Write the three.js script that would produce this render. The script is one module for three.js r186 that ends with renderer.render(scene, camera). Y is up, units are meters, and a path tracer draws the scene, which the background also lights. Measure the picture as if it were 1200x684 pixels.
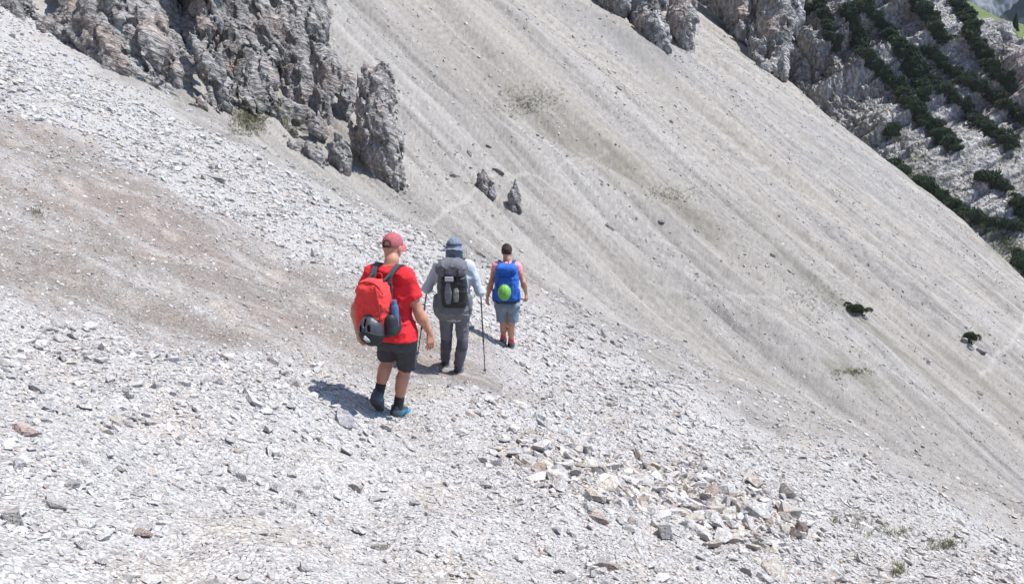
import * as THREE from 'three';
import { Sky } from 'three/addons/objects/Sky.js';
import { ConvexGeometry } from 'three/addons/geometries/ConvexGeometry.js';
import { RoundedBoxGeometry } from 'three/addons/geometries/RoundedBoxGeometry.js';
import { mergeGeometries, mergeVertices } from 'three/addons/utils/BufferGeometryUtils.js';
import { createNoise2D, createNoise3D } from 'simplex-noise';

// ---------- camera, sky, sun, exposure ----------
const scene = new THREE.Scene();
const EYE = 1.62, PITCH = 12.4 * Math.PI / 180, FOCAL = 873;          // focal length in pixels of the 1200 x 684 photograph
const camera = new THREE.PerspectiveCamera(2 * Math.atan(342 / FOCAL) * 180 / Math.PI, 1200 / 684, 0.1, 6000);
camera.position.set(0, EYE, 0);
camera.rotation.set(-PITCH, 0, 0);
scene.add(camera);
const SUN = new THREE.Vector3(0.46, 0.88, 0.04).normalize();
const sky = new Sky();
sky.name = 'sky';
sky.userData = { kind: 'structure' };
sky.scale.setScalar(5000);
const su = sky.material.uniforms;
su.sunPosition.value.copy(SUN); su.turbidity.value = 7; su.rayleigh.value = 0.8; su.mieCoefficient.value = 0.004; su.mieDirectionalG.value = 0.8;
su.cloudCoverage.value = 0.55; su.cloudDensity.value = 0.6; su.cloudElevation.value = 0.5;
scene.add(sky);
scene.environmentIntensity = 0.13;
const sun = new THREE.DirectionalLight(new THREE.Color(1, 0.945, 0.87), 4.6);
sun.position.copy(SUN).multiplyScalar(400);
sun.castShadow = true;
sun.shadow.camera.left = sun.shadow.camera.bottom = -220; sun.shadow.camera.right = sun.shadow.camera.top = 220; sun.shadow.camera.far = 900;
sun.shadow.mapSize.set(4096, 4096);
scene.add(sun, sun.target);
const renderer = new THREE.WebGLRenderer({ antialias: true });
renderer.toneMapping = THREE.LinearToneMapping;
renderer.toneMappingExposure = 1.62;
renderer.shadowMap.enabled = true;

// ---------- helpers ----------
function rng(seed) { let a = seed >>> 0; return () => { a = (a + 0x6D2B79F5) | 0; let t = Math.imul(a ^ (a >>> 15), 1 | a); t = (t + Math.imul(t ^ (t >>> 7), 61 | t)) ^ t; return ((t ^ (t >>> 14)) >>> 0) / 4294967296; }; }
const n2 = createNoise2D(rng(11)), n2b = createNoise2D(rng(12)), n3 = createNoise3D(rng(13)), n3b = createNoise3D(rng(14));
const clamp = (x, a = 0, b = 1) => Math.min(b, Math.max(a, x)), mix = (a, b, t) => a + (b - a) * t;
const sstep = (a, b, x) => { const t = clamp((x - a) / (b - a)); return t * t * (3 - 2 * t); };
const V = (x, y, z) => new THREE.Vector3(x, y, z);
const up = V(0, 1, 0);
const smin = (a, b, k) => { const h = Math.max(k - Math.abs(a - b), 0) / k; return Math.min(a, b) - h * h * k * 0.25; };
const smax = (a, b, k) => -smin(-a, -b, k);
const names = {};
const numbered = (n) => { const k = names[n] = (names[n] ?? -1) + 1; return k ? n + '_' + String(k).padStart(3, '0') : n; };
function tag(o, label, category, group, kind) { o.userData = {}; if (label) o.userData.label = label; if (category) o.userData.category = category; if (group) o.userData.group = group; if (kind) o.userData.kind = kind; return o; }
function put(name, geometry, material, parent = scene) {
  const m = new THREE.Mesh(geometry, material);
  m.name = parent === scene ? numbered(name) : name;
  m.castShadow = m.receiveShadow = true;
  parent.add(m); return m;
}
function group(name, x, y, z) { const g = new THREE.Group(); g.name = numbered(name); g.position.set(x, y, z); scene.add(g); return g; }
const SP = Math.sin(PITCH), CP = Math.cos(PITCH);
// sight line through a pixel of the photograph, per metre of forward distance: where a thing seen there stands
function ray(u, v) { const cx = (u - 600) / FOCAL, cy = (342 - v) / FOCAL, f = CP + cy * SP; return [cx / f, (cy * CP - SP) / f]; }
const at = (u, v, d) => { const [a, b] = ray(u, v); return V(a * d, b * d + EYE, -d); };
function cone(p, a, b, ra, rb) {                                         // distance to a tapered capsule
  const bx = b.x - a.x, by = b.y - a.y, bz = b.z - a.z, px = p[0] - a.x, py = p[1] - a.y, pz = p[2] - a.z;
  const t = clamp((px * bx + py * by + pz * bz) / (bx * bx + by * by + bz * bz + 1e-9));
  const qx = px - t * bx, qy = py - t * by, qz = pz - t * bz;
  return Math.sqrt(qx * qx + qy * qy + qz * qz) - ra - (rb - ra) * t;
}
// smooth closed surface of a distance field (surface nets); paint(x, y, z, nx, ny, nz) gives a linear colour
function surface(sdf, lo, hi, cell, paint, band = cell) {
  const nx = Math.ceil((hi[0] - lo[0]) / cell) + 1, ny = Math.ceil((hi[1] - lo[1]) / cell) + 1, nz = Math.ceil((hi[2] - lo[2]) / cell) + 1;
  const f = new Float32Array(nx * ny * nz);
  const S = 5, reach = S * cell * 0.9 + band;                             // blocks far from the surface get one value
  for (let K = 0; K < nz; K += S) for (let J = 0; J < ny; J += S) for (let L = 0; L < nx; L += S) {
    const m = sdf(lo[0] + (L + 2) * cell, lo[1] + (J + 2) * cell, lo[2] + (K + 2) * cell), skip = Math.abs(m) > reach;
    for (let k = K; k < Math.min(K + S, nz); k++) for (let j = J; j < Math.min(J + S, ny); j++) for (let l = L; l < Math.min(L + S, nx); l++) f[l + nx * (j + ny * k)] = skip ? m : sdf(lo[0] + l * cell, lo[1] + j * cell, lo[2] + k * cell);
  }
  const id = new Int32Array(nx * ny * nz).fill(-1), pos = [], idx = [], sx = 1, sy = nx, sz = nx * ny;
  const off = [0, sx, sy, sx + sy, sz, sx + sz, sy + sz, sx + sy + sz];
  const E = [[0, 1], [0, 2], [0, 4], [1, 3], [1, 5], [2, 3], [2, 6], [3, 7], [4, 5], [4, 6], [5, 7], [6, 7]];
  for (let k = 0; k < nz - 1; k++) for (let j = 0; j < ny - 1; j++) for (let l = 0; l < nx - 1; l++) {
    const c = l + j * sy + k * sz; let m = 0;
    for (let q = 0; q < 8; q++) if (f[c + off[q]] < 0) m |= 1 << q;
    if (m === 0 || m === 255) continue;
    let x = 0, y = 0, z = 0, n = 0;
    for (const [a, b] of E) {
      if (((m >> a) & 1) === ((m >> b) & 1)) continue;
      const fa = f[c + off[a]], t = fa / (fa - f[c + off[b]]);
      x += (a & 1) + t * ((b & 1) - (a & 1)); y += ((a >> 1) & 1) + t * (((b >> 1) & 1) - ((a >> 1) & 1)); z += (a >> 2) + t * ((b >> 2) - (a >> 2)); n++;
    }
    id[c] = pos.length / 3;
    pos.push(lo[0] + (l + x / n) * cell, lo[1] + (j + y / n) * cell, lo[2] + (k + z / n) * cell);
  }
  const quad = (a, b, c, d, flip) => { if (a < 0 || b < 0 || c < 0 || d < 0) return; flip ? idx.push(a, c, b, a, d, c) : idx.push(a, b, c, a, c, d); };
  for (let k = 1; k < nz - 1; k++) for (let j = 1; j < ny - 1; j++) for (let l = 1; l < nx - 1; l++) {
    const c = l + j * sy + k * sz, s = f[c] < 0;
    if (s !== f[c + sx] < 0) quad(id[c - sy - sz], id[c - sz], id[c], id[c - sy], !s);
    if (s !== f[c + sy] < 0) quad(id[c - sx - sz], id[c - sx], id[c], id[c - sz], !s);
    if (s !== f[c + sz] < 0) quad(id[c - sx - sy], id[c - sy], id[c], id[c - sx], !s);
  }
  const g = new THREE.BufferGeometry();
  g.setAttribute('position', new THREE.Float32BufferAttribute(pos, 3));
  g.setIndex(idx); g.computeVertexNormals();
  if (paint) {
    const n = g.attributes.normal, col = new Float32Array(pos.length), c = [0, 0, 0];
    for (let i = 0; i < n.count; i++) { paint(c, pos[3 * i], pos[3 * i + 1], pos[3 * i + 2], n.getX(i), n.getY(i), n.getZ(i)); col.set(c, 3 * i); }
    g.setAttribute('color', new THREE.BufferAttribute(col, 3));
  }
  return g;
}

// ---------- the terrain: x to the right, d forward, heights from the eye ----------
const TB = [[-400, 90], [-60, 6], [-10, -0.7], [0, -1.62], [3, -2.05], [6.67, -2.93], [9, -3.27], [11.25, -3.46], [15, -3.66], [19, -3.92], [30, -4.3], [60, -5.2], [500, -20]];
function spline(T, x) {
  let i = 1; while (i < T.length - 1 && x > T[i][0]) i++;
  const a = T[Math.max(i - 2, 0)], b = T[i - 1], c = T[i], e = T[Math.min(i + 1, T.length - 1)], h = c[0] - b[0], t = clamp((x - b[0]) / h, -50, 50);
  if (t < 0 || t > 1) return b[1] + (c[1] - b[1]) * t;
  const mb = a === b ? (c[1] - b[1]) / h : (c[1] - a[1]) / (c[0] - a[0]), mc = c === e ? (c[1] - b[1]) / h : (e[1] - b[1]) / (e[0] - b[0]), t2 = t * t, t3 = t2 * t;
  return (2 * t3 - 3 * t2 + 1) * b[1] + (t3 - 2 * t2 + t) * h * mb + (3 * t2 - 2 * t3) * c[1] + (t3 - t2) * h * mc;
}
const crestAt = (x) => x > 0 ? 19 - 0.55 * x : 19 - 0.95 * x;            // where the near shoulder rolls over
const stonyEnd = (x) => x > 0 ? 16.5 - 0.8 * x : 17 - 0.95 * x;           // where the coarse rubble gives way to fine scree
const hollow = (x, d) => sstep(-0.5, 0.7, d - 8.2 - 0.55 * x + 0.5 * n2(x * 0.5, d * 0.5)) * sstep(-0.9, 0.9, 10.1 - 0.62 * x - d + 0.7 * n2(x * 0.35 + 7, d * 0.35)) * (1 - sstep(-0.4, 0.9, x));
const FQ = (x, d) => (0.42 * x + 0.6 * d) / 0.7324, FS = (x, d) => (0.6 * x - 0.42 * d) / 0.7324;   // far scree: along the contour, down the fall line
function farPlane(x, d) { return -24 - 0.6 * x + 0.42 * d; }
const edgeOut = (x, d) => (x - 48.5) * 0.904 + (d - 195) * 0.428;         // beyond the side of the far scree
// ribs (+) and runnels (-) down the far scree: ground points, height, half width
const onPlane = (u, v) => { const [a, b] = ray(u, v), d = 24 / (0.42 - 0.6 * a - b); return [a * d, d]; };
const ribLines = [
  [[[480, 90], [600, 152], [700, 200], [820, 262], [920, 322], [1010, 388], [1100, 450]], 1.1, 2.6], [[[520, 70], [620, 128], [710, 182], [830, 248], [935, 312], [1040, 388]], -0.9, 1.5],
  [[[640, 0], [720, 38], [800, 75], [900, 132], [1050, 222], [1200, 338]], 1.6, 4], [[[680, -5], [760, 38], [850, 80], [960, 142], [1100, 240]], -1, 2.2],
  [[[560, -5], [660, 62], [760, 128], [900, 215], [1060, 330], [1200, 440]], 0.8, 3], [[[830, 20], [920, 95], [1040, 190], [1170, 300]], 0.7, 2.5], [[[640, 225], [740, 285], [860, 350], [1000, 430], [1180, 510]], 0.8, 2.2], [[[620, 190], [720, 250], [850, 322], [990, 405]], -0.5, 1.4],
].map(([l, a, w]) => ({ pts: l.map((p) => onPlane(...p)), a, w }));
for (const l of ribLines) l.box = [Math.min(...l.pts.map((p) => p[0])) - 3 * l.w, Math.max(...l.pts.map((p) => p[0])) + 3 * l.w, Math.min(...l.pts.map((p) => p[1])) - 3 * l.w, Math.max(...l.pts.map((p) => p[1])) + 3 * l.w];
function ribsAt(x, d, wob) {
  let h = 0;
  for (const { pts, a, w, box } of ribLines) {
    if (x < box[0] || x > box[1] || d < box[2] || d > box[3]) continue;
    let best = 1e9, along = 0;
    for (let i = 0; i + 1 < pts.length; i++) {
      const [ax, ad] = pts[i], vx = pts[i + 1][0] - ax, vd = pts[i + 1][1] - ad, t = clamp(((x - ax) * vx + (d - ad) * vd) / (vx * vx + vd * vd)), ex = x - ax - t * vx, ed = d - ad - t * vd, r = ex * ex + ed * ed;
      if (r < best) { best = r; along = i + t; }
    }
    if (best < 9 * w * w) h += 0.5 * a * Math.exp(-((Math.sqrt(best) / w + 0.25 * wob) ** 2)) * sstep(0, 0.5, along) * sstep(0, 0.8, pts.length - 1 - along);
  }
  return h;
}
function farScree(x, d) {
  const q = FQ(x, d), s = FS(x, d);
  const w = q + 3 * n2(q * 0.02, s * 0.01) + 0.5 * n2b(q * 0.2, s * 0.05);
  let h = farPlane(x, d);
  h += 1.3 * n2(w * 0.035, s * 0.007) + 0.42 * n2b(w * 0.11, s * 0.014) + 0.18 * n2(w * 0.3 + 5, s * 0.03) + 0.09 * n2b(w * 0.8, s * 0.07) + 0.05 * n2(w * 2.2, s * 0.5) + 0.05 * n2b(q * 4.3, s * 3.1);
  const run = (1 - Math.abs(n2(w * 0.16 + 9, s * 0.008))) ** 8, run2 = (1 - Math.abs(n2b(w * 0.4 + 2, s * 0.014))) ** 8;
  h -= 0.3 * run + 0.08 * run2;
  if (d > 25) h += ribsAt(x, d, 1.2 * n2(s * 0.06, q * 0.05));
  const e = edgeOut(x, d);
  if (e > -1.5) h -= 0.8 * (Math.sqrt((e + 1.5) * (e + 1.5) + 1) - 1);
  return h;
}
function nearSlope(x, d) {
  let h = spline(TB, d) - (0.31 + 0.06 * sstep(3, 12, d)) * x;
  h += 0.3 * Math.exp(-(((d - 17 + 0.3 * x) / 3.5) ** 2)) * sstep(2, -4, x);
  const e = d - crestAt(x) + 1.2 * n2(x * 0.13, d * 0.13);
  if (e > -3) h -= 0.17 * (Math.sqrt((e + 3) * (e + 3) + 16) - 4) * (1 - sstep(-10, -22, x) * 0.85);
  h += 0.16 * n2(x * 0.28, d * 0.28) + 0.07 * n2b(x * 0.8, d * 0.8) + 0.022 * n2(x * 2.3, d * 2.3);
  return h;
}
const relH = (x, d) => smax(nearSlope(x, d), farScree(x, d), 2.2);
const H = (x, z) => relH(x, -z) + EYE;
function hit(u, v, from = 1.2) {                                        // the point of the terrain seen at a pixel
  const [a, b] = ray(u, v); let d = from, p = from;
  while (d < 600) { if (b * d < relH(a * d, d)) break; p = d; d += 0.03 + d * 0.008; }
  for (let i = 0; i < 24; i++) { const m = (p + d) / 2; if (b * m < relH(a * m, m)) d = m; else p = m; }
  return V(a * d, b * d + EYE, -d);
}
// trails: paler trodden lines across the scree, given by points on the ground
const trails = [
  [[498, 262], [520, 250], [545, 234], [556, 222], [560, 206], [585, 200], [630, 205], [668, 232]],
  [[655, 196], [700, 184], [760, 186], [850, 189], [930, 187], [1000, 190]],
  [[1204, 362], [1195, 385], [1186, 402], [1172, 412], [1162, 430], [1150, 440]],
  [[760, 330], [800, 342], [850, 347], [905, 349], [960, 352]],
  [[640, 222], [690, 250], [735, 274], [800, 290]],
].map((l, i) => ({ pts: l.map(([u, v]) => hit(u, v)).map((p) => [p.x, -p.z]), w: [0.085, 0.08, 0.13, 0.08, 0.08][i], k: [0.55, 0.35, 0.55, 0.35, 0.25][i] }));
function trailAt(x, d) {
  let best = 0;
  for (const { pts, w, k } of trails) for (let i = 0; i + 1 < pts.length; i++) {
    const [ax, ad] = pts[i], [bx, bd] = pts[i + 1], vx = bx - ax, vd = bd - ad, l2 = vx * vx + vd * vd;
    const t = clamp(((x - ax) * vx + (d - ad) * vd) / l2), r = Math.hypot(x - ax - t * vx, d - ad - t * vd);
    if (r < 2 * w + 0.5) best = Math.max(best, k * sstep(2.1 * w, 0.6 * w, r + 0.06 * n2(x * 0.7, d * 0.7)));
  }
  return best;
}
// patches of other matter on the far scree (sparse moss, reddish gravel, bluish fresh debris): [u, v] ends, half width, colour, strength
const patches = [
  [[535, 78], [700, 188], 2.6, [0.21, 0.2, 0.155], 0.5], [[600, 100], [660, 150], 1.6, [0.17, 0.165, 0.12], 0.45],
  [[690, 180], [880, 262], 2.6, [0.24, 0.225, 0.18], 0.5], [[470, 10], [540, 80], 3, [0.36, 0.29, 0.26], 0.3],
  [[735, 200], [820, 250], 1.2, [0.19, 0.18, 0.13], 0.6], [[820, 258], [1010, 382], 1.1, [0.17, 0.165, 0.12], 0.65], [[930, 318], [1090, 440], 1.0, [0.2, 0.19, 0.14], 0.6],
  [[980, 428], [1022, 446], 0.5, [0.13, 0.14, 0.07], 0.85], [[800, 68], [1040, 205], 4.5, [0.3, 0.31, 0.32], 0.55], [[860, 110], [1190, 300], 3, [0.38, 0.345, 0.3], 0.3],
  [[640, 2], [790, 72], 2.2, [0.22, 0.215, 0.2], 0.6], [[755, 60], [1010, 215], 2, [0.29, 0.3, 0.31], 0.5], [[740, 322], [800, 352], 0.8, [0.2, 0.19, 0.15], 0.5],
  [[1040, 470], [1190, 520], 1.5, [0.3, 0.28, 0.24], 0.5], [[1060, 395], [1200, 470], 2.2, [0.27, 0.25, 0.2], 0.45], [[700, 30], [800, 110], 2, [0.36, 0.35, 0.33], 0.4],
].map(([a, b, w, c, k]) => { const p = hit(...a), q = hit(...b); return { a: [p.x, -p.z], b: [q.x, -q.z], w, c, k }; });
function paintGround(c, x, d) {
  const q = FQ(x, d), s = FS(x, d), far = sstep(-2.5, 4, d - stonyEnd(x) + 2.2 * n2(x * 0.4, d * 0.25) + 1.2 * n2b(x * 1.5, d * 1.1)) * (x < -12 ? sstep(24, 30, d) : 1);
  // near: white limestone rubble, a brown earthy hollow
  let r = 0.51, g = 0.504, b = 0.496;
  const ho = hollow(x, d);
  if (ho > 0) {
    const m = ho * clamp(0.88 + 0.36 * n2(x * 0.25 + 4, d * 1.1 + x * 0.35) + 0.3 * n2b(x * 0.8, d * 3.2 + x) + 0.25 * n2b(x * 4, d * 4));
    const red = sstep(-0.2, 0.7, n2b(x * 0.3, d * 0.4));
    r = mix(r, mix(0.285, 0.305, red), m); g = mix(g, mix(0.256, 0.262, red), m); b = mix(b, mix(0.23, 0.233, red), m);
  }
  const du = sstep(0.35, 0.8, n2(x * 0.9 + 30, d * 0.9)); r = mix(r, 0.5, du * 0.6); g = mix(g, 0.455, du * 0.6); b = mix(b, 0.4, du * 0.6);
  if (far > 0) {
    const w = q + 2 * n2(q * 0.05, s * 0.02);
    let t = 0.5 + 0.42 * n2(w * 0.22, s * 0.018) + 0.45 * n2b(w * 0.75, s * 0.04) + 0.4 * n2(w * 1.9, s * 0.1) + 0.35 * n2b(w * 4.4, s * 0.6) + 0.45 * n2(q * 9, s * 7);
    const wv = q + 3 * n2(q * 0.02, s * 0.01) + 0.5 * n2b(q * 0.2, s * 0.05), run = (1 - Math.abs(n2(wv * 0.16 + 9, s * 0.008))) ** 8, run2 = (1 - Math.abs(n2b(wv * 0.4 + 2, s * 0.014))) ** 8; t -= 0.75 * run * (0.6 + 0.5 * n2b(s * 0.3, q)) + 0.35 * run2;
    const warm = 0.5 + 0.5 * n2b(w * 0.06 + 3, s * 0.012);
    let fr = mix(0.305, 0.425, t), fg = mix(0.29, 0.407, t), fb = mix(0.264, 0.374, t);
    fr *= mix(0.985, 1.015, warm); fb *= mix(1.02, 0.965, warm);
    for (const p of patches) {
      const vx = p.b[0] - p.a[0], vd = p.b[1] - p.a[1], l2 = vx * vx + vd * vd, u = clamp(((x - p.a[0]) * vx + (d - p.a[1]) * vd) / l2, -0.1, 1.1);
      const rr = Math.hypot(x - p.a[0] - u * vx, d - p.a[1] - u * vd) / p.w;
      if (rr > 2.4) continue;
      const k = 0.65 * p.k * sstep(2.2, 0.3, rr + 0.7 * n2(w * 0.5, s * 0.12) + 0.5 * n2b(w * 1.7, s * 0.6)) * clamp(0.75 + 0.5 * n2(w * 3, s * 0.9));
      fr = mix(fr, p.c[0], k); fg = mix(fg, p.c[1], k); fb = mix(fb, p.c[2], k);
    }
    r = mix(r, fr, far); g = mix(g, fg, far); b = mix(b, fb, far);
  }
  const t = d > 25 && x > -20 && x < 90 && d < 130 ? trailAt(x, d) : 0;
  c[0] = mix(r, 0.5, t); c[1] = mix(g, 0.485, t); c[2] = mix(b, 0.46, t);
}
// gravel texture: grains of several sizes as matter colour and relief
function cellTexture(N, seed, counts, fn) {
  const R = rng(seed), out = new Float32Array(N * N * 2);
  const best = new Float32Array(N * N).fill(-1);
  for (const [n, rad] of counts) for (let i = 0; i < n; i++) {
    const cx = R() * N, cy = R() * N, r = rad * (0.55 + 0.9 * R()), tone = R(), top = (0.35 + 0.65 * R()) * r, tx = (R() - 0.5) * 0.9, ty = (R() - 0.5) * 0.9, el = 0.6 + 0.4 * R(), an = R() * 6.283, ca = Math.cos(an), sa = Math.sin(an), B = Math.ceil(r);
    for (let y = -B; y <= B; y++) for (let x = -B; x <= B; x++) {
      const lx = (x * ca + y * sa) / r, ly = (y * ca - x * sa) / (r * el), k = Math.max(Math.abs(lx) + 0.4 * Math.abs(ly), Math.abs(ly) + 0.3 * Math.abs(lx));
      if (k > 1) continue;
      const h = top * (1 + tx * lx + ty * ly) * Math.min(1, (1 - k) * 3.5), p = ((Math.floor(cy) + y + N) % N) * N + (Math.floor(cx) + x + N) % N;
      if (h > best[p]) { best[p] = h; out[2 * p] = tone; out[2 * p + 1] = h; }
    }
  }
  return out;
}
const GN = 1024, cells = cellTexture(GN, 5, [[90000, 3], [26000, 5], [5000, 8], [300, 13]]);
const gCol = new Uint8Array(GN * GN * 4), gBump = new Uint8Array(GN * GN * 4);
for (let i = 0; i < GN * GN; i++) {
  const t = cells[2 * i], h = cells[2 * i + 1], v = mix(0.72, 1, t), w = (t * 37) % 1;
  gCol[4 * i] = 255 * v; gCol[4 * i + 1] = 255 * v * mix(0.965, 1, w); gCol[4 * i + 2] = 255 * v * mix(0.93, 1, w); gCol[4 * i + 3] = 255;
  gBump[4 * i] = gBump[4 * i + 1] = gBump[4 * i + 2] = clamp(h / 13) * 255; gBump[4 * i + 3] = 255;
}
function tex(data, N, M, srgb) { const t = new THREE.DataTexture(data, N, M, THREE.RGBAFormat); t.wrapS = t.wrapT = THREE.RepeatWrapping; t.magFilter = THREE.LinearFilter; t.minFilter = THREE.LinearMipmapLinearFilter; t.generateMipmaps = true; if (srgb) t.colorSpace = THREE.SRGBColorSpace; t.needsUpdate = true; return t; }
const groundMat = new THREE.MeshStandardMaterial({ vertexColors: true, map: tex(gCol, GN, GN, true), bumpMap: tex(gBump, GN, GN), bumpScale: 0.02, roughness: 0.95 });
{
  const az = [], ra = [];
  for (let a = -180; a < -52; a += 4) az.push(a);
  for (let a = -52; a < -40; a += 0.6) az.push(a);
  for (let a = -40; a < 40; a += 0.088) az.push(a);
  for (let a = 40; a < 52; a += 0.6) az.push(a);
  for (let a = 52; a <= 180; a += 4) az.push(a);
  let r = 0.25; while (r < 900) { ra.push(r); r += r < 2 ? 0.12 : r < 24 ? Math.max(0.035, r * 0.0085) : r < 210 ? Math.max(0.2, r * 0.0058) : r * 0.05; }
  const A = az.length, B = ra.length, pos = new Float32Array(A * B * 3), col = new Float32Array(A * B * 3), uv = new Float32Array(A * B * 2), idx = new Uint32Array((A - 1) * (B - 1) * 6), c = [0, 0, 0];
  for (let j = 0, i = 0; j < B; j++) for (let k = 0; k < A; k++, i++) {
    const t = az[k] * Math.PI / 180, x = ra[j] * Math.sin(t), d = ra[j] * Math.cos(t);
    pos.set([x, relH(x, d) + EYE, -d], 3 * i); paintGround(c, x, d); col.set(c, 3 * i);
    const sc = 1 / 1.7; uv.set([(x * 0.94 + d * 0.34) * sc, (d * 0.94 - x * 0.34) * sc * 1.1], 2 * i);
  }
  for (let j = 0, i = 0; j < B - 1; j++) for (let k = 0; k < A - 1; k++) { const a = j * A + k; idx[i++] = a; idx[i++] = a + A + 1; idx[i++] = a + 1; idx[i++] = a; idx[i++] = a + A; idx[i++] = a + A + 1; }
  const g = new THREE.BufferGeometry();
  g.setAttribute('position', new THREE.BufferAttribute(pos, 3)); g.setAttribute('color', new THREE.BufferAttribute(col, 3)); g.setAttribute('uv', new THREE.BufferAttribute(uv, 2));
  g.setIndex(new THREE.BufferAttribute(idx, 1)); g.computeVertexNormals();
  tag(put('terrain', g, groundMat), 'pale limestone scree slope falling away across the whole hillside', 'slope', null, 'structure');
}

// ---------- crags, pinnacles and the cliff across the gully ----------
const h3 = (i, j, k, s) => { let h = Math.imul(i, 374761393) ^ Math.imul(j, 668265263) ^ Math.imul(k, 2147483647 - 1013) ^ Math.imul(s, 1274126177); h = Math.imul(h ^ (h >>> 13), 1103515245); h ^= h >>> 16; h = Math.imul(h, 2246822519); return ((h ^ (h >>> 15)) >>> 0) / 4294967296; };
function blocks(x, y, z, s) {                                            // fractured blocks: every cell has its own height and tilt
  const X = Math.floor(x - 0.5), Y = Math.floor(y - 0.5), Z = Math.floor(z - 0.5);
  let b1 = 1e9, b2 = 1e9, bi = 0, bj = 0, bk = 0, bx = 0, by = 0, bz = 0;
  for (let k = Z; k < Z + 2; k++) for (let j = Y; j < Y + 2; j++) for (let i = X; i < X + 2; i++) {
    const dx = x - i - 0.5 - 0.7 * (h3(i, j, k, s) - 0.5), dy = y - j - 0.5 - 0.7 * (h3(i, j, k, s + 1) - 0.5), dz = z - k - 0.5 - 0.7 * (h3(i, j, k, s + 2) - 0.5), e = dx * dx + dy * dy + dz * dz;
    if (e < b1) { b2 = b1; b1 = e; bi = i; bj = j; bk = k; bx = dx; by = dy; bz = dz; } else if (e < b2) b2 = e;
  }
  const crack = Math.min(1, (Math.sqrt(b2) - Math.sqrt(b1)) * 5);
  return (h3(bi, bj, bk, s + 3) - 0.5) + 1.1 * (bx * (h3(bi, bj, bk, s + 4) - 0.5) + by * (h3(bi, bj, bk, s + 5) - 0.5) + bz * (h3(bi, bj, bk, s + 6) - 0.5)) - 0.35 * (1 - crack);
}
function rockRelief(x, y, z, L, a) {                                     // steep slanting blocks split by clefts, with knobs and grain
  const X = (x * 0.95 + y * 0.3) / L, Y = (y * 0.95 - x * 0.3) / L, Z = z / L, wa = 0.18 * n3b(X * 0.8, Y * 0.8, Z * 0.8), wb = 0.18 * n3(X * 0.9 + 5, Y * 0.9, Z * 0.9);
  return a * (1.05 * blocks(X + wa, Y * 0.28 + wb, Z + wb, 1) + 0.6 * blocks(X * 2.3 + wb, Y * 0.8 + wa, Z * 2.3, 11) + 0.36 * blocks(X * 5.3 + wb, Y * 2.2 + wa, Z * 5.3, 21) + 0.12 * blocks(X * 11 + wb, Y * 8 + wa, Z * 11, 31) + 0.35 * n3(X * 0.6, Y * 0.35, Z * 0.6) + 0.08 * n3b(X * 7, Y * 5, Z * 7) + 0.05 * n3(X * 16, Y * 13, Z * 16));
}
function rockPaint(base, scale) {
  return (c, x, y, z) => {
    const a = n3(x / (4 * scale), y / (4 * scale), z / (4 * scale)), b = n3b(x / scale, y / scale, z / scale), f = n3(x / (0.25 * scale), y / (0.25 * scale), z / (0.25 * scale)), g = n3b(x / (0.09 * scale), y / (0.09 * scale), z / (0.09 * scale));
    const k = 1 + 0.18 * a + 0.16 * b + 0.2 * f + 0.2 * g, st = sstep(0.25, 0.75, n3b(x / (0.8 * scale), y / (5 * scale), z / (0.8 * scale)));   // dark water stains
    const pink = sstep(0.1, 0.7, n3(x / (2.5 * scale) + 40, y / (3 * scale), z / (2.5 * scale))), m = mix(k, k * 0.55, st * 0.7);
    c[0] = base[0] * m * mix(1, 1.12, pink); c[1] = base[1] * m; c[2] = base[2] * m * mix(1, 0.93, pink);
  };
}
const RN = 768, rCol = new Uint8Array(RN * RN * 4), rBump = new Uint8Array(RN * RN * 4);
for (let j = 0, i = 0; j < RN; j++) for (let k = 0; k < RN; k++, i++) {
  const x = k / RN * 8, y = j / RN * 8; let h = 0, a = 0.5, f = 1;
  for (let o = 0; o < 6; o++) { h += a * (1 - 1.7 * Math.abs(n2(x * f + 11 * o + 0.3 * n2b(x * f, y * f), y * f * 0.75))); a *= 0.58; f *= 2.05; }
  const v = clamp(0.5 + 0.5 * h), t = clamp(0.82 + 0.16 * n2b(x * 3, y * 2.4) + 0.14 * n2(x * 11, y * 9) + 0.12 * n2b(x * 31, y * 27)), cr = sstep(0.05, 0.0, Math.abs(n2(x * 1.3 + 0.5 * n2b(x * 2, y * 2), y * 0.8))) * 0.3;
  rBump[4 * i] = rBump[4 * i + 1] = rBump[4 * i + 2] = v * 255; rCol[4 * i] = rCol[4 * i + 1] = rCol[4 * i + 2] = 255 * t * (1 - cr); rCol[4 * i + 3] = rBump[4 * i + 3] = 255;
}
const rockTex = (data, srgb, rep) => { const t = tex(data, RN, RN, srgb); t.wrapS = t.wrapT = THREE.MirroredRepeatWrapping; t.repeat.set(rep, rep); return t; };
const rockMat = new THREE.MeshStandardMaterial({ vertexColors: true, roughness: 0.95, map: rockTex(rCol, true, 1 / 6), bumpMap: rockTex(rBump, false, 1 / 6), bumpScale: 0.2 });
const cliffMat = new THREE.MeshStandardMaterial({ vertexColors: true, roughness: 0.95, map: rockTex(rCol, true, 1 / 26), bumpMap: rockTex(rBump, false, 1 / 26), bumpScale: 1.2 });
const farRockMat = new THREE.MeshStandardMaterial({ vertexColors: true, roughness: 0.95 });
function rockUV(g) { const p = g.attributes.position, uv = new Float32Array(p.count * 2); for (let i = 0; i < p.count; i++) { uv[2 * i] = p.getX(i) + 0.7 * p.getZ(i); uv[2 * i + 1] = p.getY(i) - 0.45 * p.getZ(i); } g.setAttribute('uv', new THREE.BufferAttribute(uv, 2)); return g; }
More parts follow.
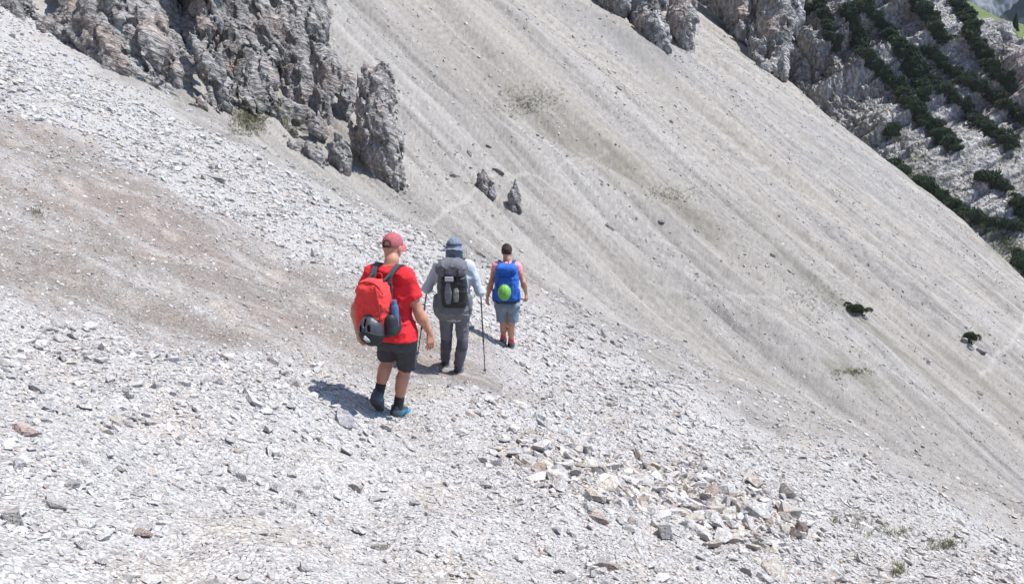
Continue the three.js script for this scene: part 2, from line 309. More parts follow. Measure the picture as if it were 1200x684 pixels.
// chains: lists of [u, v, d, r] in photograph pixels and metres of distance, r in pixels; each a limb of the outcrop
function outcrop(name, chains, { cell, L, amp, base, k = 0.5, paint, mat = rockMat, cuts = [] }) {
  const limbs = chains.map((ch) => ch.map(([u, v, d, r]) => ({ p: at(u, v, d), r: r * d / FOCAL })));
  const lo = [1e9, 1e9, 1e9], hi = [-1e9, -1e9, -1e9];
  for (const ch of limbs) for (const { p, r } of ch) ['x', 'y', 'z'].forEach((a, i) => { lo[i] = Math.min(lo[i], p[a] - r - amp * 1.3); hi[i] = Math.max(hi[i], p[a] + r + amp * 1.3); });
  const segs = limbs.flatMap((ch) => ch.length < 2 ? [[ch[0], ch[0]]] : ch.slice(1).map((b, i) => [ch[i], b]));
  const holes = cuts.flatMap(([u0, v0, u1, v1, d, r0, r1]) => [-1.4, 0, 1.4].map((o) => [at(u0, v0, d + o), at(u1, v1, d + o), r0 * d / FOCAL, r1 * d / FOCAL]));
  const q = [0, 0, 0];
  const g = surface((x, y, z) => {
    q[0] = x; q[1] = y; q[2] = z; let s = 1e9;
    for (const [a, b] of segs) { const e = cone(q, a.p, b.p, a.r, b.r); s = s > 1e8 ? e : smin(s, e, k); }
    for (const [a, b, ra, rb] of holes) s = smax(s, -cone(q, a, b, ra, rb), 0.15);
    if (s > amp * 1.15 || s < -amp * 1.5) return s;
    return s - rockRelief(x, y, z, L, amp) - 0.22 * amp;
  }, lo, hi, cell, paint ?? rockPaint(base, L * 0.55), amp * 1.2);
  const o = [(lo[0] + hi[0]) / 2, lo[1], (lo[2] + hi[2]) / 2];
  g.translate(-o[0], -o[1], -o[2]);
  const m = put(name, rockUV(g), mat); m.position.set(...o);
  return m;
}
const gd = (u, v) => -hit(u, v).z;                                       // distance of the ground seen at a pixel
const GREY = [0.36, 0.336, 0.312];
{
  const d = (u, v, o = 0) => gd(u, v) + o;
  const ribs = (list) => list.map(([u, v, r, lean, ...up]) => { const d0 = d(u, v) + r * 0.04; const out = [[u, v + 8, d0, r * 1.05]]; for (const [uu, vv, rr] of up) out.push([uu, vv, d0 + lean * (v - vv) * 0.045, rr]); return out; });
  const left = outcrop('rock_crag', [
    ...ribs([
      [20, 22, 16, 0.5, [14, -10, 18], [5, -60, 24]],
      [85, 55, 22, 0.8, [95, 20, 26], [110, -40, 34]],
      [125, 78, 18, 0.8, [125, 45, 26], [140, -30, 40]],
      [160, 92, 14, 0.9, [165, 55, 28], [175, 0, 30], [180, -60, 40]],
      [205, 112, 12, 1.0, [200, 75, 22], [215, 30, 22], [230, -40, 30]],
      [250, 130, 14, 0.35, [243, 85, 12], [240, 40, 13], [232, -10, 15], [220, -60, 20]],
      [300, 130, 24, 0.9, [290, 70, 34], [275, 20, 32], [265, -50, 40]],
      [340, 158, 21, 0.5, [352, 150, 20]],
      [345, 120, 14, 0.8, [340, 85, 17], [325, 40, 18], [300, -10, 18], [285, -60, 24]],
      [360, 130, 12, 0.8, [362, 90, 20], [352, 45, 22], [345, -5, 24], [335, -60, 30]],
      [388, 150, 9, 0.6, [384, 105, 12], [376, 68, 13]],
      [412, 160, 9, 0.5, [405, 120, 11], [402, 92, 9]],
    ]),
    ...[[[58, 42], [100, 62], [140, 84], [170, 98]], [[185, 106], [225, 124], [255, 134]], [[262, 112], [300, 128], [335, 140]], [[330, 172], [350, 182], [362, 186]]].map((l, i) => l.map(([u, v]) => [u, v - 2, d(u, v) + 0.5, [13, 14, 18, 9, 11][i]])),
    [[60, -40, 47, 60], [200, -40, 50, 70], [310, -30, 52, 50]],
  ], { cell: 0.11, L: 2.4, amp: 0.62, base: GREY, k: 0.16, cuts: [[412, 150, 412, 182, 41, 9, 7], [372, 84, 380, 128, 42, 4, 5], [140, 40, 150, 84, 41.5, 4, 5], [262, 60, 272, 100, 42.5, 4, 4], [330, 20, 340, 70, 43.5, 5, 4], [186, -10, 214, 44, 42.5, 7, 4], [206, 10, 232, 62, 42.5, 4, 3], [247, 20, 254, 62, 41.5, 4, 4], [288, 0, 306, 42, 43, 8, 4], [318, 74, 330, 112, 41, 5, 3], [411, 128, 408, 172, 41, 6, 5], [384, 108, 392, 140, 41.5, 6, 4], [396, 64, 402, 82, 43, 3, 3], [85, 22, 96, 40, 41, 4, 5], [160, 88, 163, 96, 39.5, 4, 5], [266, 84, 276, 112, 41, 3, 4], [218, 78, 226, 108, 41, 3, 4]], paint: (() => { const p = rockPaint(GREY, 1.0), mo = at(292, 140, d(300, 160)); return (c, x, y, z) => { p(c, x, y, z); const r = Math.hypot((x - mo.x - 0.2) * 0.8, (y - mo.y) * 1.2 + (x - mo.x) * 0.5), m = sstep(1.5, 0.7, r + 0.7 * n3(x * 1.6, y * 1.6, z * 1.6)) * sstep(-0.2, 0.3, n3b(x * 3, y * 5, z * 3)); c[0] = mix(c[0], 0.15, m * 0.8); c[1] = mix(c[1], 0.15, m * 0.8); c[2] = mix(c[2], 0.07, m * 0.8); }; })() });
  tag(left, 'large broken grey rock crag with dark clefts rising above the stony slope', 'crag');
  const dp = d(440, 205) + 0.8;
  const PINK = [0.41, 0.375, 0.345];
  tag(outcrop('rock_pinnacle', [[[452, 202, dp, 20], [440, 150, dp + 0.1, 23], [441, 100, dp + 0.3, 17], [446, 84, dp + 0.4, 10]], [[466, 215, dp - 0.3, 9], [458, 160, dp, 12]], [[428, 165, dp, 13], [432, 130, dp, 15]]], { cell: 0.085, L: 1.1, amp: 0.36, base: PINK, k: 0.4 }), 'tall grey rock pinnacle with a knobbly top standing beside the crag', 'rock pinnacle');
  const ds = d(400, 203) + 0.4;
  tag(outcrop('rock_pinnacle', [[[401, 202, ds, 8], [398, 182, ds, 10], [396, 162, ds, 5]]], { cell: 0.07, L: 0.8, amp: 0.2, base: GREY, k: 0.3 }), 'short stubby rock pinnacle at the foot of the tall pinnacle', 'rock pinnacle');
  const d1 = d(572, 230) + 0.3;
  tag(outcrop('rock_pinnacle', [[[565, 224, d1, 9], [566, 210, d1, 6], [567, 198, d1, 2]], [[575, 231, d1 - 0.2, 7.5], [575, 214, d1, 5]]], { cell: 0.06, L: 0.7, amp: 0.17, base: [0.36, 0.35, 0.34], k: 0.2 }), 'small double-headed rock pinnacle beside the scree trail', 'rock pinnacle');
  const d2 = d(604, 248) + 0.3;
  tag(outcrop('rock_pinnacle', [[[604, 247, d2, 8.5], [603, 230, d2, 6.5], [604, 210, d2, 2]]], { cell: 0.06, L: 0.7, amp: 0.15, base: [0.36, 0.35, 0.34], k: 0.2 }), 'small pointed rock fin alone on the smooth scree', 'rock pinnacle');
  // buttresses hanging over the far scree
  const B = (u, v, o) => d(u, v) + o;
  const b1 = B(722, 20, 3), b2 = B(772, 58, 3), b3 = B(802, 64, 3);
  const far = { mat: cliffMat, cell: 0.48, L: 5, amp: 1.7, base: [0.38, 0.365, 0.35], k: 1.5 };
  tag(outcrop('rock_buttress', [[[725, 10, b1, 9], [722, -30, b1 + 6, 22]], [[705, 0, b1, 6], [705, -40, b1 + 8, 16]], [[740, 2, b1 + 2, 8], [738, -40, b1 + 6, 14]]], far), 'low dark rock buttress at the head of the far scree', 'rock buttress');
  tag(outcrop('rock_buttress', [[[770, 52, b2, 9], [757, 36, b2 + 1, 13], [756, -4, b2 + 5, 17], [752, -50, b2 + 10, 20]]], far), 'broad grey rock buttress between two scree chutes', 'rock buttress');
  tag(outcrop('rock_buttress', [[[804, 58, b3, 7], [800, 30, b3 + 1, 12], [796, -4, b3 + 4, 14], [792, -50, b3 + 9, 18]]], far), 'slim dark rock buttress tapering to a point on the scree', 'rock buttress');
  const c1 = B(865, 50, 4), c2 = B(895, 82, 4), c3 = B(935, 115, 4);
  const big = { mat: cliffMat, cell: 0.6, L: 7, amp: 2.2, base: [0.42, 0.405, 0.385], k: 2 };
  tag(outcrop('rock_buttress', [[[868, 36, c1, 12], [866, -10, c1 + 5, 20], [850, -60, c1 + 12, 26]], [[880, 46, c1 + 2, 10], [890, -10, c1 + 6, 24], [890, -60, c1 + 12, 26]]], big), 'craggy dark buttress at the top of the long cliff beside the scree chute', 'rock buttress');
  tag(outcrop('rock_buttress', [[[892, 76, c2, 11], [889, 52, c2 + 2, 14]], [[905, 84, c2 + 1, 10], [905, 50, c2 + 3, 16], [915, 5, c2 + 10, 22]]], big), 'round-shouldered buttress jutting from the cliff onto the scree edge', 'rock buttress');
}
// the long cliff across the gully: a sheet from its foot (hidden behind the edge of the scree) to its crest
const cliffRows = [   // [u, v, d] from foot to crest, columns from its high end to its low end
  [[772, 10, 224], [900, 100, 196], [975, 155, 180], [1050, 212, 166], [1130, 284, 150], [1210, 356, 136], [1330, 450, 120]],
  [[778, -40, 232], [905, 30, 206], [985, 85, 192], [1062, 140, 178], [1140, 205, 164], [1220, 270, 152], [1340, 350, 136]],
  [[785, -110, 242], [912, -40, 220], [1000, 20, 208], [1078, 70, 196], [1150, 120, 184], [1230, 175, 172], [1350, 250, 155]],
  [[800, -210, 256], [930, -140, 236], [1030, -70, 226], [1085, -18, 218], [1154, 27, 206], [1200, 47, 194], [1350, 120, 175]],
  [[810, -216, 310], [940, -148, 296], [1040, -78, 290], [1096, -26, 280], [1166, 18, 262], [1215, 34, 250], [1380, 104, 230]],
].map((r) => r.map((p) => at(...p)));
const crv = (t, a, b, c, e) => 0.5 * (2 * b + (c - a) * t + (2 * a - 5 * b + 4 * c - e) * t * t + (3 * b - a - 3 * c + e) * t * t * t);
function cliffBase(s, t) {                                              // s 0..1 along, t 0..1 up
  const R = cliffRows.length - 1, C = cliffRows[0].length - 1, i = clamp(Math.floor(t * R), 0, R - 1), j = clamp(Math.floor(s * C), 0, C - 1), ft = t * R - i, fs = s * C - j, g = (a, b) => cliffRows[clamp(a, 0, R)][clamp(b, 0, C)];
  const out = [0, 0, 0];
  ['x', 'y', 'z'].forEach((k, n) => { const row = [-1, 0, 1, 2].map((o) => crv(fs, g(i + o, j - 1)[k], g(i + o, j)[k], g(i + o, j + 1)[k], g(i + o, j + 2)[k])); out[n] = t > 0.72 ? mix(row[1], row[2], ft) : crv(ft, ...row); });
  return out;
}
const cliffAt = new Map();                                              // pixel cell of the photograph -> point of the cliff seen there
const binOf = (u, v) => Math.floor(u / 4) * 1000 + Math.floor(v / 4) + 200;
function project(x, y, z) { const yy = y - EYE, f = -z * CP - yy * SP, up = yy * CP - z * SP; return [600 + FOCAL * x / f, 342 - FOCAL * up / f, f]; }
{
  const A = 390, B = 330, pos = new Float32Array(A * B * 3), col = new Float32Array(A * B * 3), idx = [], e = 1e-3, N = V(0, 0, 0), T1 = V(0, 0, 0), T2 = V(0, 0, 0);
  for (let j = 0, i = 0; j < B; j++) for (let k = 0; k < A; k++, i++) {
    const s = k / (A - 1), t = j / (B - 1), p = cliffBase(s, t), p1 = cliffBase(Math.min(s + e, 1), t), p0 = cliffBase(Math.max(s - e, 0), t), q1 = cliffBase(s, Math.min(t + e, 1)), q0 = cliffBase(s, Math.max(t - e, 0));
    T1.set(p1[0] - p0[0], p1[1] - p0[1], p1[2] - p0[2]); T2.set(q1[0] - q0[0], q1[1] - q0[1], q1[2] - q0[2]); N.crossVectors(T1, T2).normalize();
    const [x, y, z] = p, m = -x * 0.3 + y * 0.45 + z * -0.25, l = x * 0.75 - y * 0.65;          // m across the slanting ribs, l along them
    const rib = 1 - Math.abs(n2(m * 0.075 + 0.25 * n2b(l * 0.02, m * 0.02), l * 0.012)), rib2 = 1 - Math.abs(n2b(m * 0.19, l * 0.03));
    const craggy = sstep(0.62, 0.3, s), top = sstep(0.8, 0.74, t);
    let h = 6 * (rib - 0.6) + 2.4 * (rib2 - 0.6) + craggy * rockRelief(x, y, z, 12, 3.4) + 1.5 * (0.5 - Math.abs(n2(m * 0.42, l * 0.05 + 0.02 * m))) + 0.8 * (0.5 - Math.abs(n2b(m * 0.95, l * 0.12))) + 0.4 * (0.5 - Math.abs(n2(m * 2.1, l * 0.3))) + 0.3 * n3(x * 0.25, y * 0.25, z * 0.25);
    h *= top;
    const P = [x + N.x * h, y + N.y * h, z + N.z * h]; pos.set(P, 3 * i);
    const [u, v] = project(...P);
    // matter: pale limestone, darker stains, reddish rock under the meadow, grass on ledges and on the crest
    const a = n3(x * 0.05, y * 0.05, z * 0.05), b = n3b(x * 0.3, y * 0.3, z * 0.3), f = n3(x * 1.3, y * 1.3, z * 1.3), st = sstep(0.1, 0.6, n2b(m * 0.3, l * 0.04)), kk = (1 + 0.12 * a + 0.12 * b + 0.18 * f) * mix(1, 0.75, st * 0.6) * mix(1, 0.9, craggy);
    let c = [0.5 * kk, 0.482 * kk, 0.46 * kk];
    const red = sstep(0.66, 0.8, s) * sstep(0.42, 0.6, t) * sstep(-0.4, 0.3, b + a); c = [mix(c[0], 0.46 * kk, red), mix(c[1], 0.38 * kk, red), mix(c[2], 0.35 * kk, red)];
    const grass = Math.max(sstep(0.755, 0.765, t + 0.004 * b) * sstep(0.5, 0.6, s), 0.75 * sstep(0.25, 0.45, rib - 0.45 + 0.4 * b) * sstep(0.15, 0.5, n3b(x * 0.12 + 5, y * 0.12, z * 0.12)), 0.8 * sstep(0.16, 0.09, t + 0.03 * b) * sstep(0.5, 0.62, s));
    const gr = t > 0.75 ? [0.17, 0.22, 0.05] : [0.13, 0.135, 0.065]; c = c.map((w, n) => mix(w, gr[n] * (1 + 0.25 * f), grass * (t > 0.75 ? 1 : clamp(0.8 + 0.4 * f))));
    col.set(c, 3 * i);
    if (t < 0.76 && u > 760 && u < 1260 && v > -60 && v < 380) { const key = binOf(u, v), dd = Math.hypot(...P), old = cliffAt.get(key); if (!old || dd < old[3]) cliffAt.set(key, [...P, dd]); }
  }
  for (let j = 0; j < B - 1; j++) for (let k = 0; k < A - 1; k++) { const a = j * A + k; idx.push(a, a + 1, a + A + 1, a, a + A + 1, a + A); }
  const g = new THREE.BufferGeometry(); g.setAttribute('position', new THREE.BufferAttribute(pos, 3)); g.setAttribute('color', new THREE.BufferAttribute(col, 3)); g.setIndex(idx); g.computeVertexNormals();
  tag(put('cliff', rockUV(g), cliffMat), 'long grey limestone cliff with slanting ribs across the gully', 'cliff', null, 'structure');
}
// far mountains seen over the meadow
function ridge(name, line, depth, drop, paint, label) {                 // line: crest points [u, v, d]
  const A = 260, B = 200, pos = [], col = [], idx = [], pts = line.map((p) => at(...p)), c = [0, 0, 0];
  for (let j = 0; j < B; j++) for (let k = 0; k < A; k++) {
    const s = k / (A - 1) * (pts.length - 1), i = Math.min(Math.floor(s), pts.length - 2), t = j / (B - 1), p = pts[i].clone().lerp(pts[i + 1], s - i);
    p.z += depth * t; p.y -= drop * t; const w = depth * 0.06; p.y += w * (0.5 - Math.abs(n3(p.x / (depth * 0.25), p.z / (depth * 0.25), 1))) + w * 0.3 * n3b(p.x / (depth * 0.06), p.z / (depth * 0.06), 2) + w * 0.12 * n3(p.x / (depth * 0.02), p.z / (depth * 0.02), 5);
    pos.push(p.x, p.y, p.z); paint(c, p.x / depth, p.y / depth, p.z / depth); col.push(...c);
  }
  for (let j = 0; j < B - 1; j++) for (let k = 0; k < A - 1; k++) { const a = j * A + k; idx.push(a, a + A, a + A + 1, a, a + A + 1, a + 1); }
  const g = new THREE.BufferGeometry(); g.setAttribute('position', new THREE.Float32BufferAttribute(pos, 3)); g.setAttribute('color', new THREE.Float32BufferAttribute(col, 3)); g.setIndex(idx); g.computeVertexNormals();
  tag(put(name, g, farRockMat), label, 'mountain', null, 'structure');
}
ridge('mountain', [[900, -260, 1900], [1050, -160, 1800], [1130, -90, 1700], [1200, -110, 1650], [1320, -200, 1600]], 700, 900, (c, x, y, z) => { const f = n3(x * 60, y * 60, z * 60), r = sstep(-0.35, 0.35, n3b(x * 14, y * 9, z * 9) + 0.7 * f); c[0] = mix(0.025, 0.2, r); c[1] = mix(0.035, 0.205, r); c[2] = mix(0.03, 0.215, r); }, 'distant grey rock mountain with dark wooded gullies');
ridge('mountain', [[1080, 60, 950], [1145, 30, 900], [1172, 14, 880], [1200, -4, 860], [1330, -60, 840]], 260, 330, (c, x, y, z) => { const f = n3(x * 22, y * 22, z * 22), r = sstep(0.42, 0.6, n3b(x * 5 + y * 6, y * 2, z * 5)), k = 1 + 0.5 * f; c[0] = mix(0.016 * k, 0.11, r); c[1] = mix(0.025 * k, 0.115, r); c[2] = mix(0.018 * k, 0.1, r); }, 'dark wooded mountain flank beyond the meadow');

// ---------- loose stones ----------
const stoneMat = new THREE.MeshStandardMaterial({ roughness: 0.92, map: groundMat.map });
const stoneGeos = [];
{
  const R = rng(77);
  for (let i = 0; i < 14; i++) {
    const pts = [], flat = mix(0.32, 0.7, R()), long = mix(0.6, 1, R()), n = 9 + Math.floor(R() * 7);
    for (let k = 0; k < n; k++) { const v = V(R() - 0.5, R() - 0.5, R() - 0.5); const m = Math.max(Math.abs(v.x), Math.abs(v.y), Math.abs(v.z)); v.multiplyScalar(0.5 / m * mix(0.72, 1, R())); v.lerp(v.clone().normalize().multiplyScalar(0.5), 0.35); pts.push(V(v.x, v.y * flat, v.z * long)); }
    const g = new ConvexGeometry(pts), p = g.attributes.position, uv = [];
    const nn = g.attributes.normal; for (let k = 0; k < p.count; k++) { const ax = Math.abs(nn.getX(k)), ay = Math.abs(nn.getY(k)), az = Math.abs(nn.getZ(k)), u = ax > ay && ax > az ? [p.getZ(k), p.getY(k)] : ay > az ? [p.getX(k), p.getZ(k)] : [p.getX(k), p.getY(k)]; uv.push(u[0] * 0.13 + 0.1 * i, u[1] * 0.13); }
    g.setAttribute('uv', new THREE.Float32BufferAttribute(uv, 2)); stoneGeos.push(g);
  }
}
const tq = new THREE.Quaternion(), tq2 = new THREE.Quaternion(), tm = new THREE.Matrix4();
function groundNormal(x, z, e = 0.15) { return V(H(x - e, z) - H(x + e, z), 2 * e, H(x, z - e) - H(x, z + e)).normalize(); }
// a stone lying on the ground: matrix with its own turn and tilt
function lay(R, x, z, size, tilt, sink) {
  const n = groundNormal(x, z, Math.max(0.06, size * 0.5)); n.x += (R() - 0.5) * tilt; n.z += (R() - 0.5) * tilt; n.normalize();
  tq.setFromUnitVectors(up, n); tq2.setFromAxisAngle(up, R() * 6.283); tq.multiply(tq2);
  return new THREE.Matrix4().compose(V(x, H(x, z) + size * sink, z), tq.clone(), V(size * mix(0.85, 1.2, R()), size * mix(0.8, 1.2, R()), size * mix(0.85, 1.2, R())));
}
const pileC = hit(790, 588), pileA = hit(640, 500), pileB = hit(930, 640);
function pileAt(x, z) { const ax = pileB.x - pileA.x, az = pileB.z - pileA.z, l = Math.hypot(ax, az), dx = x - pileC.x, dz = z - pileC.z, a = (dx * ax + dz * az) / l, b = (dx * az - dz * ax) / l; return Math.exp(-((a / (0.5 * l)) ** 2) - ((b / (0.45 * l)) ** 2)); }
function stoneColour(R, pile, ho, out) {
  const t = R(), k = mix(0.82, 1.12, R());
  let c = [0.52, 0.513, 0.504];
  if (t < 0.16 + 0.1 * ho - 0.1 * pile) c = [0.45, 0.444, 0.438];
  else if (t < 0.22 + 0.3 * pile) c = [0.53, 0.485, 0.43];
  else if (t < 0.235 + 0.42 * pile + 0.15 * ho) c = [0.38, 0.305, 0.265];
  else if (t > 0.8) c = [0.62, 0.615, 0.605];
  out.setRGB(c[0] * k, c[1] * k, c[2] * k); return out;
}
const tones = (c) => c.r / c.b > 1.3 ? 'reddish brown' : c.r / c.b > 1.12 ? 'tan' : c.r < 0.48 ? 'dark grey' : c.r > 0.58 ? 'chalky white' : 'pale grey';
const looseStones = [];
{
  const R = rng(2024), col = new THREE.Color();
  const add = (x, z, s, tilt, sink, pile, ho, dark) => { const m = lay(R, x, z, s, tilt, sink); stoneColour(R, pile, ho, col); if (dark) col.multiplyScalar(mix(0.45, 1, R())); looseStones.push({ m, g: Math.floor(R() * stoneGeos.length), c: col.clone(), a: s / Math.hypot(x, z + 0.2), x, z, s, pile }); };
  // near rubble, ring by ring
  for (let d = 1.3; d < 36; d += 0.25) {
    const smin = 0.007 + 0.0021 * d, width = 2 * d * 0.86, n = Math.floor(0.42 / (smin * smin) * width * 0.25);
    for (let i = 0; i < n; i++) {
      const x = (R() - 0.5) * width, dd = d + R() * 0.25, e = dd - crestAt(x);
      const ho = hollow(x, dd), pile = dd < 9 ? pileAt(x, -dd) : 0, apron = x < -4 && dd > 22 ? sstep(22, 31, dd + 2 * n2(x * 0.2, dd * 0.2)) : 0;
      const clump = 0.75 + 0.35 * n2(x * 0.7 + 3, dd * 0.7) + 0.25 * n2b(x * 2.2, dd * 2.2), trod = dd < 12 ? Math.exp(-(((x + 0.55 - 0.05 * (dd - 9)) / 0.55) ** 2)) * 0.5 : 0, fine = sstep(3.2, 6, x) * sstep(9, 6, dd) * 0.3;
      const keep = clamp(clump + pile) * (1 - 0.8 * ho) * (1 - 0.88 * sstep(-3.5, 3, dd - stonyEnd(x) + 2.2 * n2(x * 0.4, dd * 0.25))) * (1 - 0.5 * apron) * (1 - trod) * (1 - fine);
      if (R() > keep) continue;
      let s = smin * Math.min(Math.pow(1 - R(), -1 / 2.5), dd < 8 ? 6.5 : 5);
      if (ho > 0.5) s = Math.min(s, 2.2 * smin);
      if (s > smin * 3.2 && R() < 0.25 + 0.6 * trod) s *= 0.5;
      
      add(x, -dd, Math.min(s, 0.3), R() < 0.18 ? 1.6 : 0.7, 0.12 + 0.1 * pile * R(), pile, ho, false);
    }
  }
  // the pile of larger tan rocks
  for (let i = 0; i < 600; i++) {
    const t = R() + R() + R() - 1.5, w = R() + R() - 1, l = Math.hypot(pileB.x - pileA.x, pileB.z - pileA.z), ax = (pileB.x - pileA.x) / l, az = (pileB.z - pileA.z) / l;
    const x = pileC.x + ax * t * l * 0.42 + az * w * l * 0.8, z = pileC.z + az * t * l * 0.42 - ax * w * l * 0.8;
    add(x, z, mix(0.055, 0.24, R() ** 2), 1.1, 0.08 + 0.16 * R(), 0.6, 0, false);
  }
  // scattered blocks and specks on the far scree
  for (let i = 0; i < 130000; i++) {
    const a = mix(-0.3, 0.8, R()), d = 24 + 150 * R() ** 1.6, x = a * d;
    if (d < crestAt(x) + 1.5 || edgeOut(x, d) > 1) continue;
    const w = FQ(x, d), q = n2(w * 0.16, FS(x, d) * 0.02) + 0.6 * n2b(w * 0.9, FS(x, d) * 0.15);
    if (q < R() * 1.5 - 0.75) continue;
    add(x, -d, (0.024 + 0.00062 * d) * Math.min(Math.pow(1 - R(), -1 / 2.6), 5.5), 1, 0.1, 0, 0, R() < 0.5);
  }
}
// single rocks that stand out: [u, v, length in pixels, flatness, colour, label]
const singles = [
  [397, 487, 42, 0.8, [0.4, 0.4, 0.41], 'rounded grey boulder lying in the shadow of the hiker in the red shirt'],
  [25, 500, 40, 0.5, [0.38, 0.3, 0.27], 'flat reddish brown rock alone among pale rubble'],
  [14, 600, 46, 0.6, [0.42, 0.4, 0.38], 'long grey-brown slab with a sharp edge half sunk in rubble'],
  [97, 606, 34, 0.45, [0.6, 0.6, 0.58], 'flat chalk white rock beside a half sunken slab'],
  [705, 660, 46, 0.5, [0.36, 0.3, 0.27], 'long dark brown and white rock below the rubble pile'],
  [655, 556, 38, 0.7, [0.56, 0.54, 0.51], 'big cream angular rock with a brown underside above the rubble pile'],
  [296, 464, 36, 0.5, [0.58, 0.57, 0.56], 'broad pale slab resting on gravel beside the brown hollow'],
  [336, 588, 30, 0.5, [0.62, 0.61, 0.59], 'bright white wedge-shaped rock tilted on edge'],
  [105, 541, 34, 0.45, [0.46, 0.45, 0.43], 'flat grey slab tilted up from the gravel'],
  [259, 417, 17, 0.6, [0.3, 0.26, 0.24], 'small dark brown rock at the rim of the brown hollow'],
  [606, 471, 34, 0.7, [0.55, 0.53, 0.49], 'cream rock with a brown side on the trail edge past the hikers'],
  [702, 606, 32, 0.8, [0.44, 0.38, 0.35], 'pinkish brown pyramid-shaped rock in the rubble pile'],
  [744, 612, 26, 0.8, [0.42, 0.37, 0.33], 'squat brown block wedged in the rubble pile'],
  [764, 582, 34, 0.6, [0.6, 0.6, 0.6], 'large white slab in the middle of the rubble pile'],
  [741, 560, 28, 0.6, [0.52, 0.48, 0.43], 'tan angular block in the rubble pile'],
  [688, 594, 24, 0.7, [0.34, 0.34, 0.34], 'dark grey rock leaning against a pyramid-shaped rock'],
  [836, 592, 36, 0.5, [0.5, 0.46, 0.41], 'long tan slab in the rubble pile'],
  [860, 606, 36, 0.5, [0.6, 0.59, 0.57], 'long white slab low in the rubble pile'],
  [855, 628, 38, 0.5, [0.46, 0.41, 0.37], 'layered brown slab at the foot of the rubble pile'],
  [478, 520, 24, 0.6, [0.48, 0.47, 0.45], 'grey rock on the trail behind the hiker in the red shirt'],
  [590, 555, 22, 0.5, [0.58, 0.57, 0.56], 'white flat stone in the middle of the trail'],
  [444, 640, 24, 0.7, [0.56, 0.53, 0.49], 'cream rounded rock on the trail gravel'],
  [355, 575, 24, 0.6, [0.5, 0.49, 0.48], 'pale grey block beside a white wedge-shaped rock'],
  [1152, 664, 24, 0.7, [0.6, 0.6, 0.6], 'white rock at the head of a small cluster on fine scree'],
  [1172, 662, 20, 0.7, [0.58, 0.57, 0.56], 'white rock at the tail of a small cluster on fine scree'],
  [255, 208, 24, 0.6, [0.36, 0.35, 0.34], 'long grey block in the stony band below the crag'],
  [180, 206, 10, 0.7, [0.3, 0.27, 0.25], 'small dark block above the brown hollow'],
  [725, 103, 9, 0.5, [0.1, 0.1, 0.1], 'long black boulder with a pointed end on the far scree'],
  [786, 142, 7, 0.6, [0.14, 0.14, 0.14], 'small dark boulder on the middle of the far scree'],
  [712, 81, 6, 0.6, [0.65, 0.65, 0.65], 'bright white block high on the far scree'],
  [720, 84, 6, 0.6, [0.65, 0.65, 0.65], 'bright white oblong block high on the far scree beside its twin'],
  [714, 264, 14, 0.5, [0.2, 0.19, 0.17], 'flat dark boulder on the scree beyond the pointed fin'],
  [775, 259, 8, 0.7, [0.18, 0.17, 0.16], 'dark blocky boulder on the open scree'],
  [550, 179, 11, 0.6, [0.2, 0.19, 0.18], 'dark flat boulder uphill of the small pinnacles'],
  [573, 170, 8, 0.6, [0.2, 0.19, 0.18], 'small dark boulder uphill of the small pinnacles'],
  [583, 200, 16, 0.6, [0.25, 0.24, 0.22], 'mottled grey boulder behind the double-headed pinnacle'],
  [533, 203, 14, 0.5, [0.32, 0.31, 0.3], 'low grey outcrop beside the scree trail'],
  [562, 296, 16, 0.5, [0.3, 0.29, 0.27], 'low grey ledge behind the two rear hikers'],
  [1148, 459, 10, 0.7, [0.24, 0.23, 0.21], 'dark block on the scree below the dwarf pine'],
  [1087, 421, 11, 0.5, [0.24, 0.23, 0.22], 'flat grey block on the scree above a mossy streak'],
  [1133, 398, 16, 0.8, [0.33, 0.32, 0.31], 'grey boulder under the dwarf pine on the scree'],
  [1150, 410, 14, 0.8, [0.32, 0.31, 0.3], 'squarish boulder downhill of the dwarf pine on the scree'],
  [905, 298, 10, 0.5, [0.15, 0.145, 0.13], 'dark ledge stone in the mossy runnel of the far scree'],
  [926, 318, 12, 0.5, [0.15, 0.145, 0.13], 'long dark ledge stone further down the mossy runnel'],
];
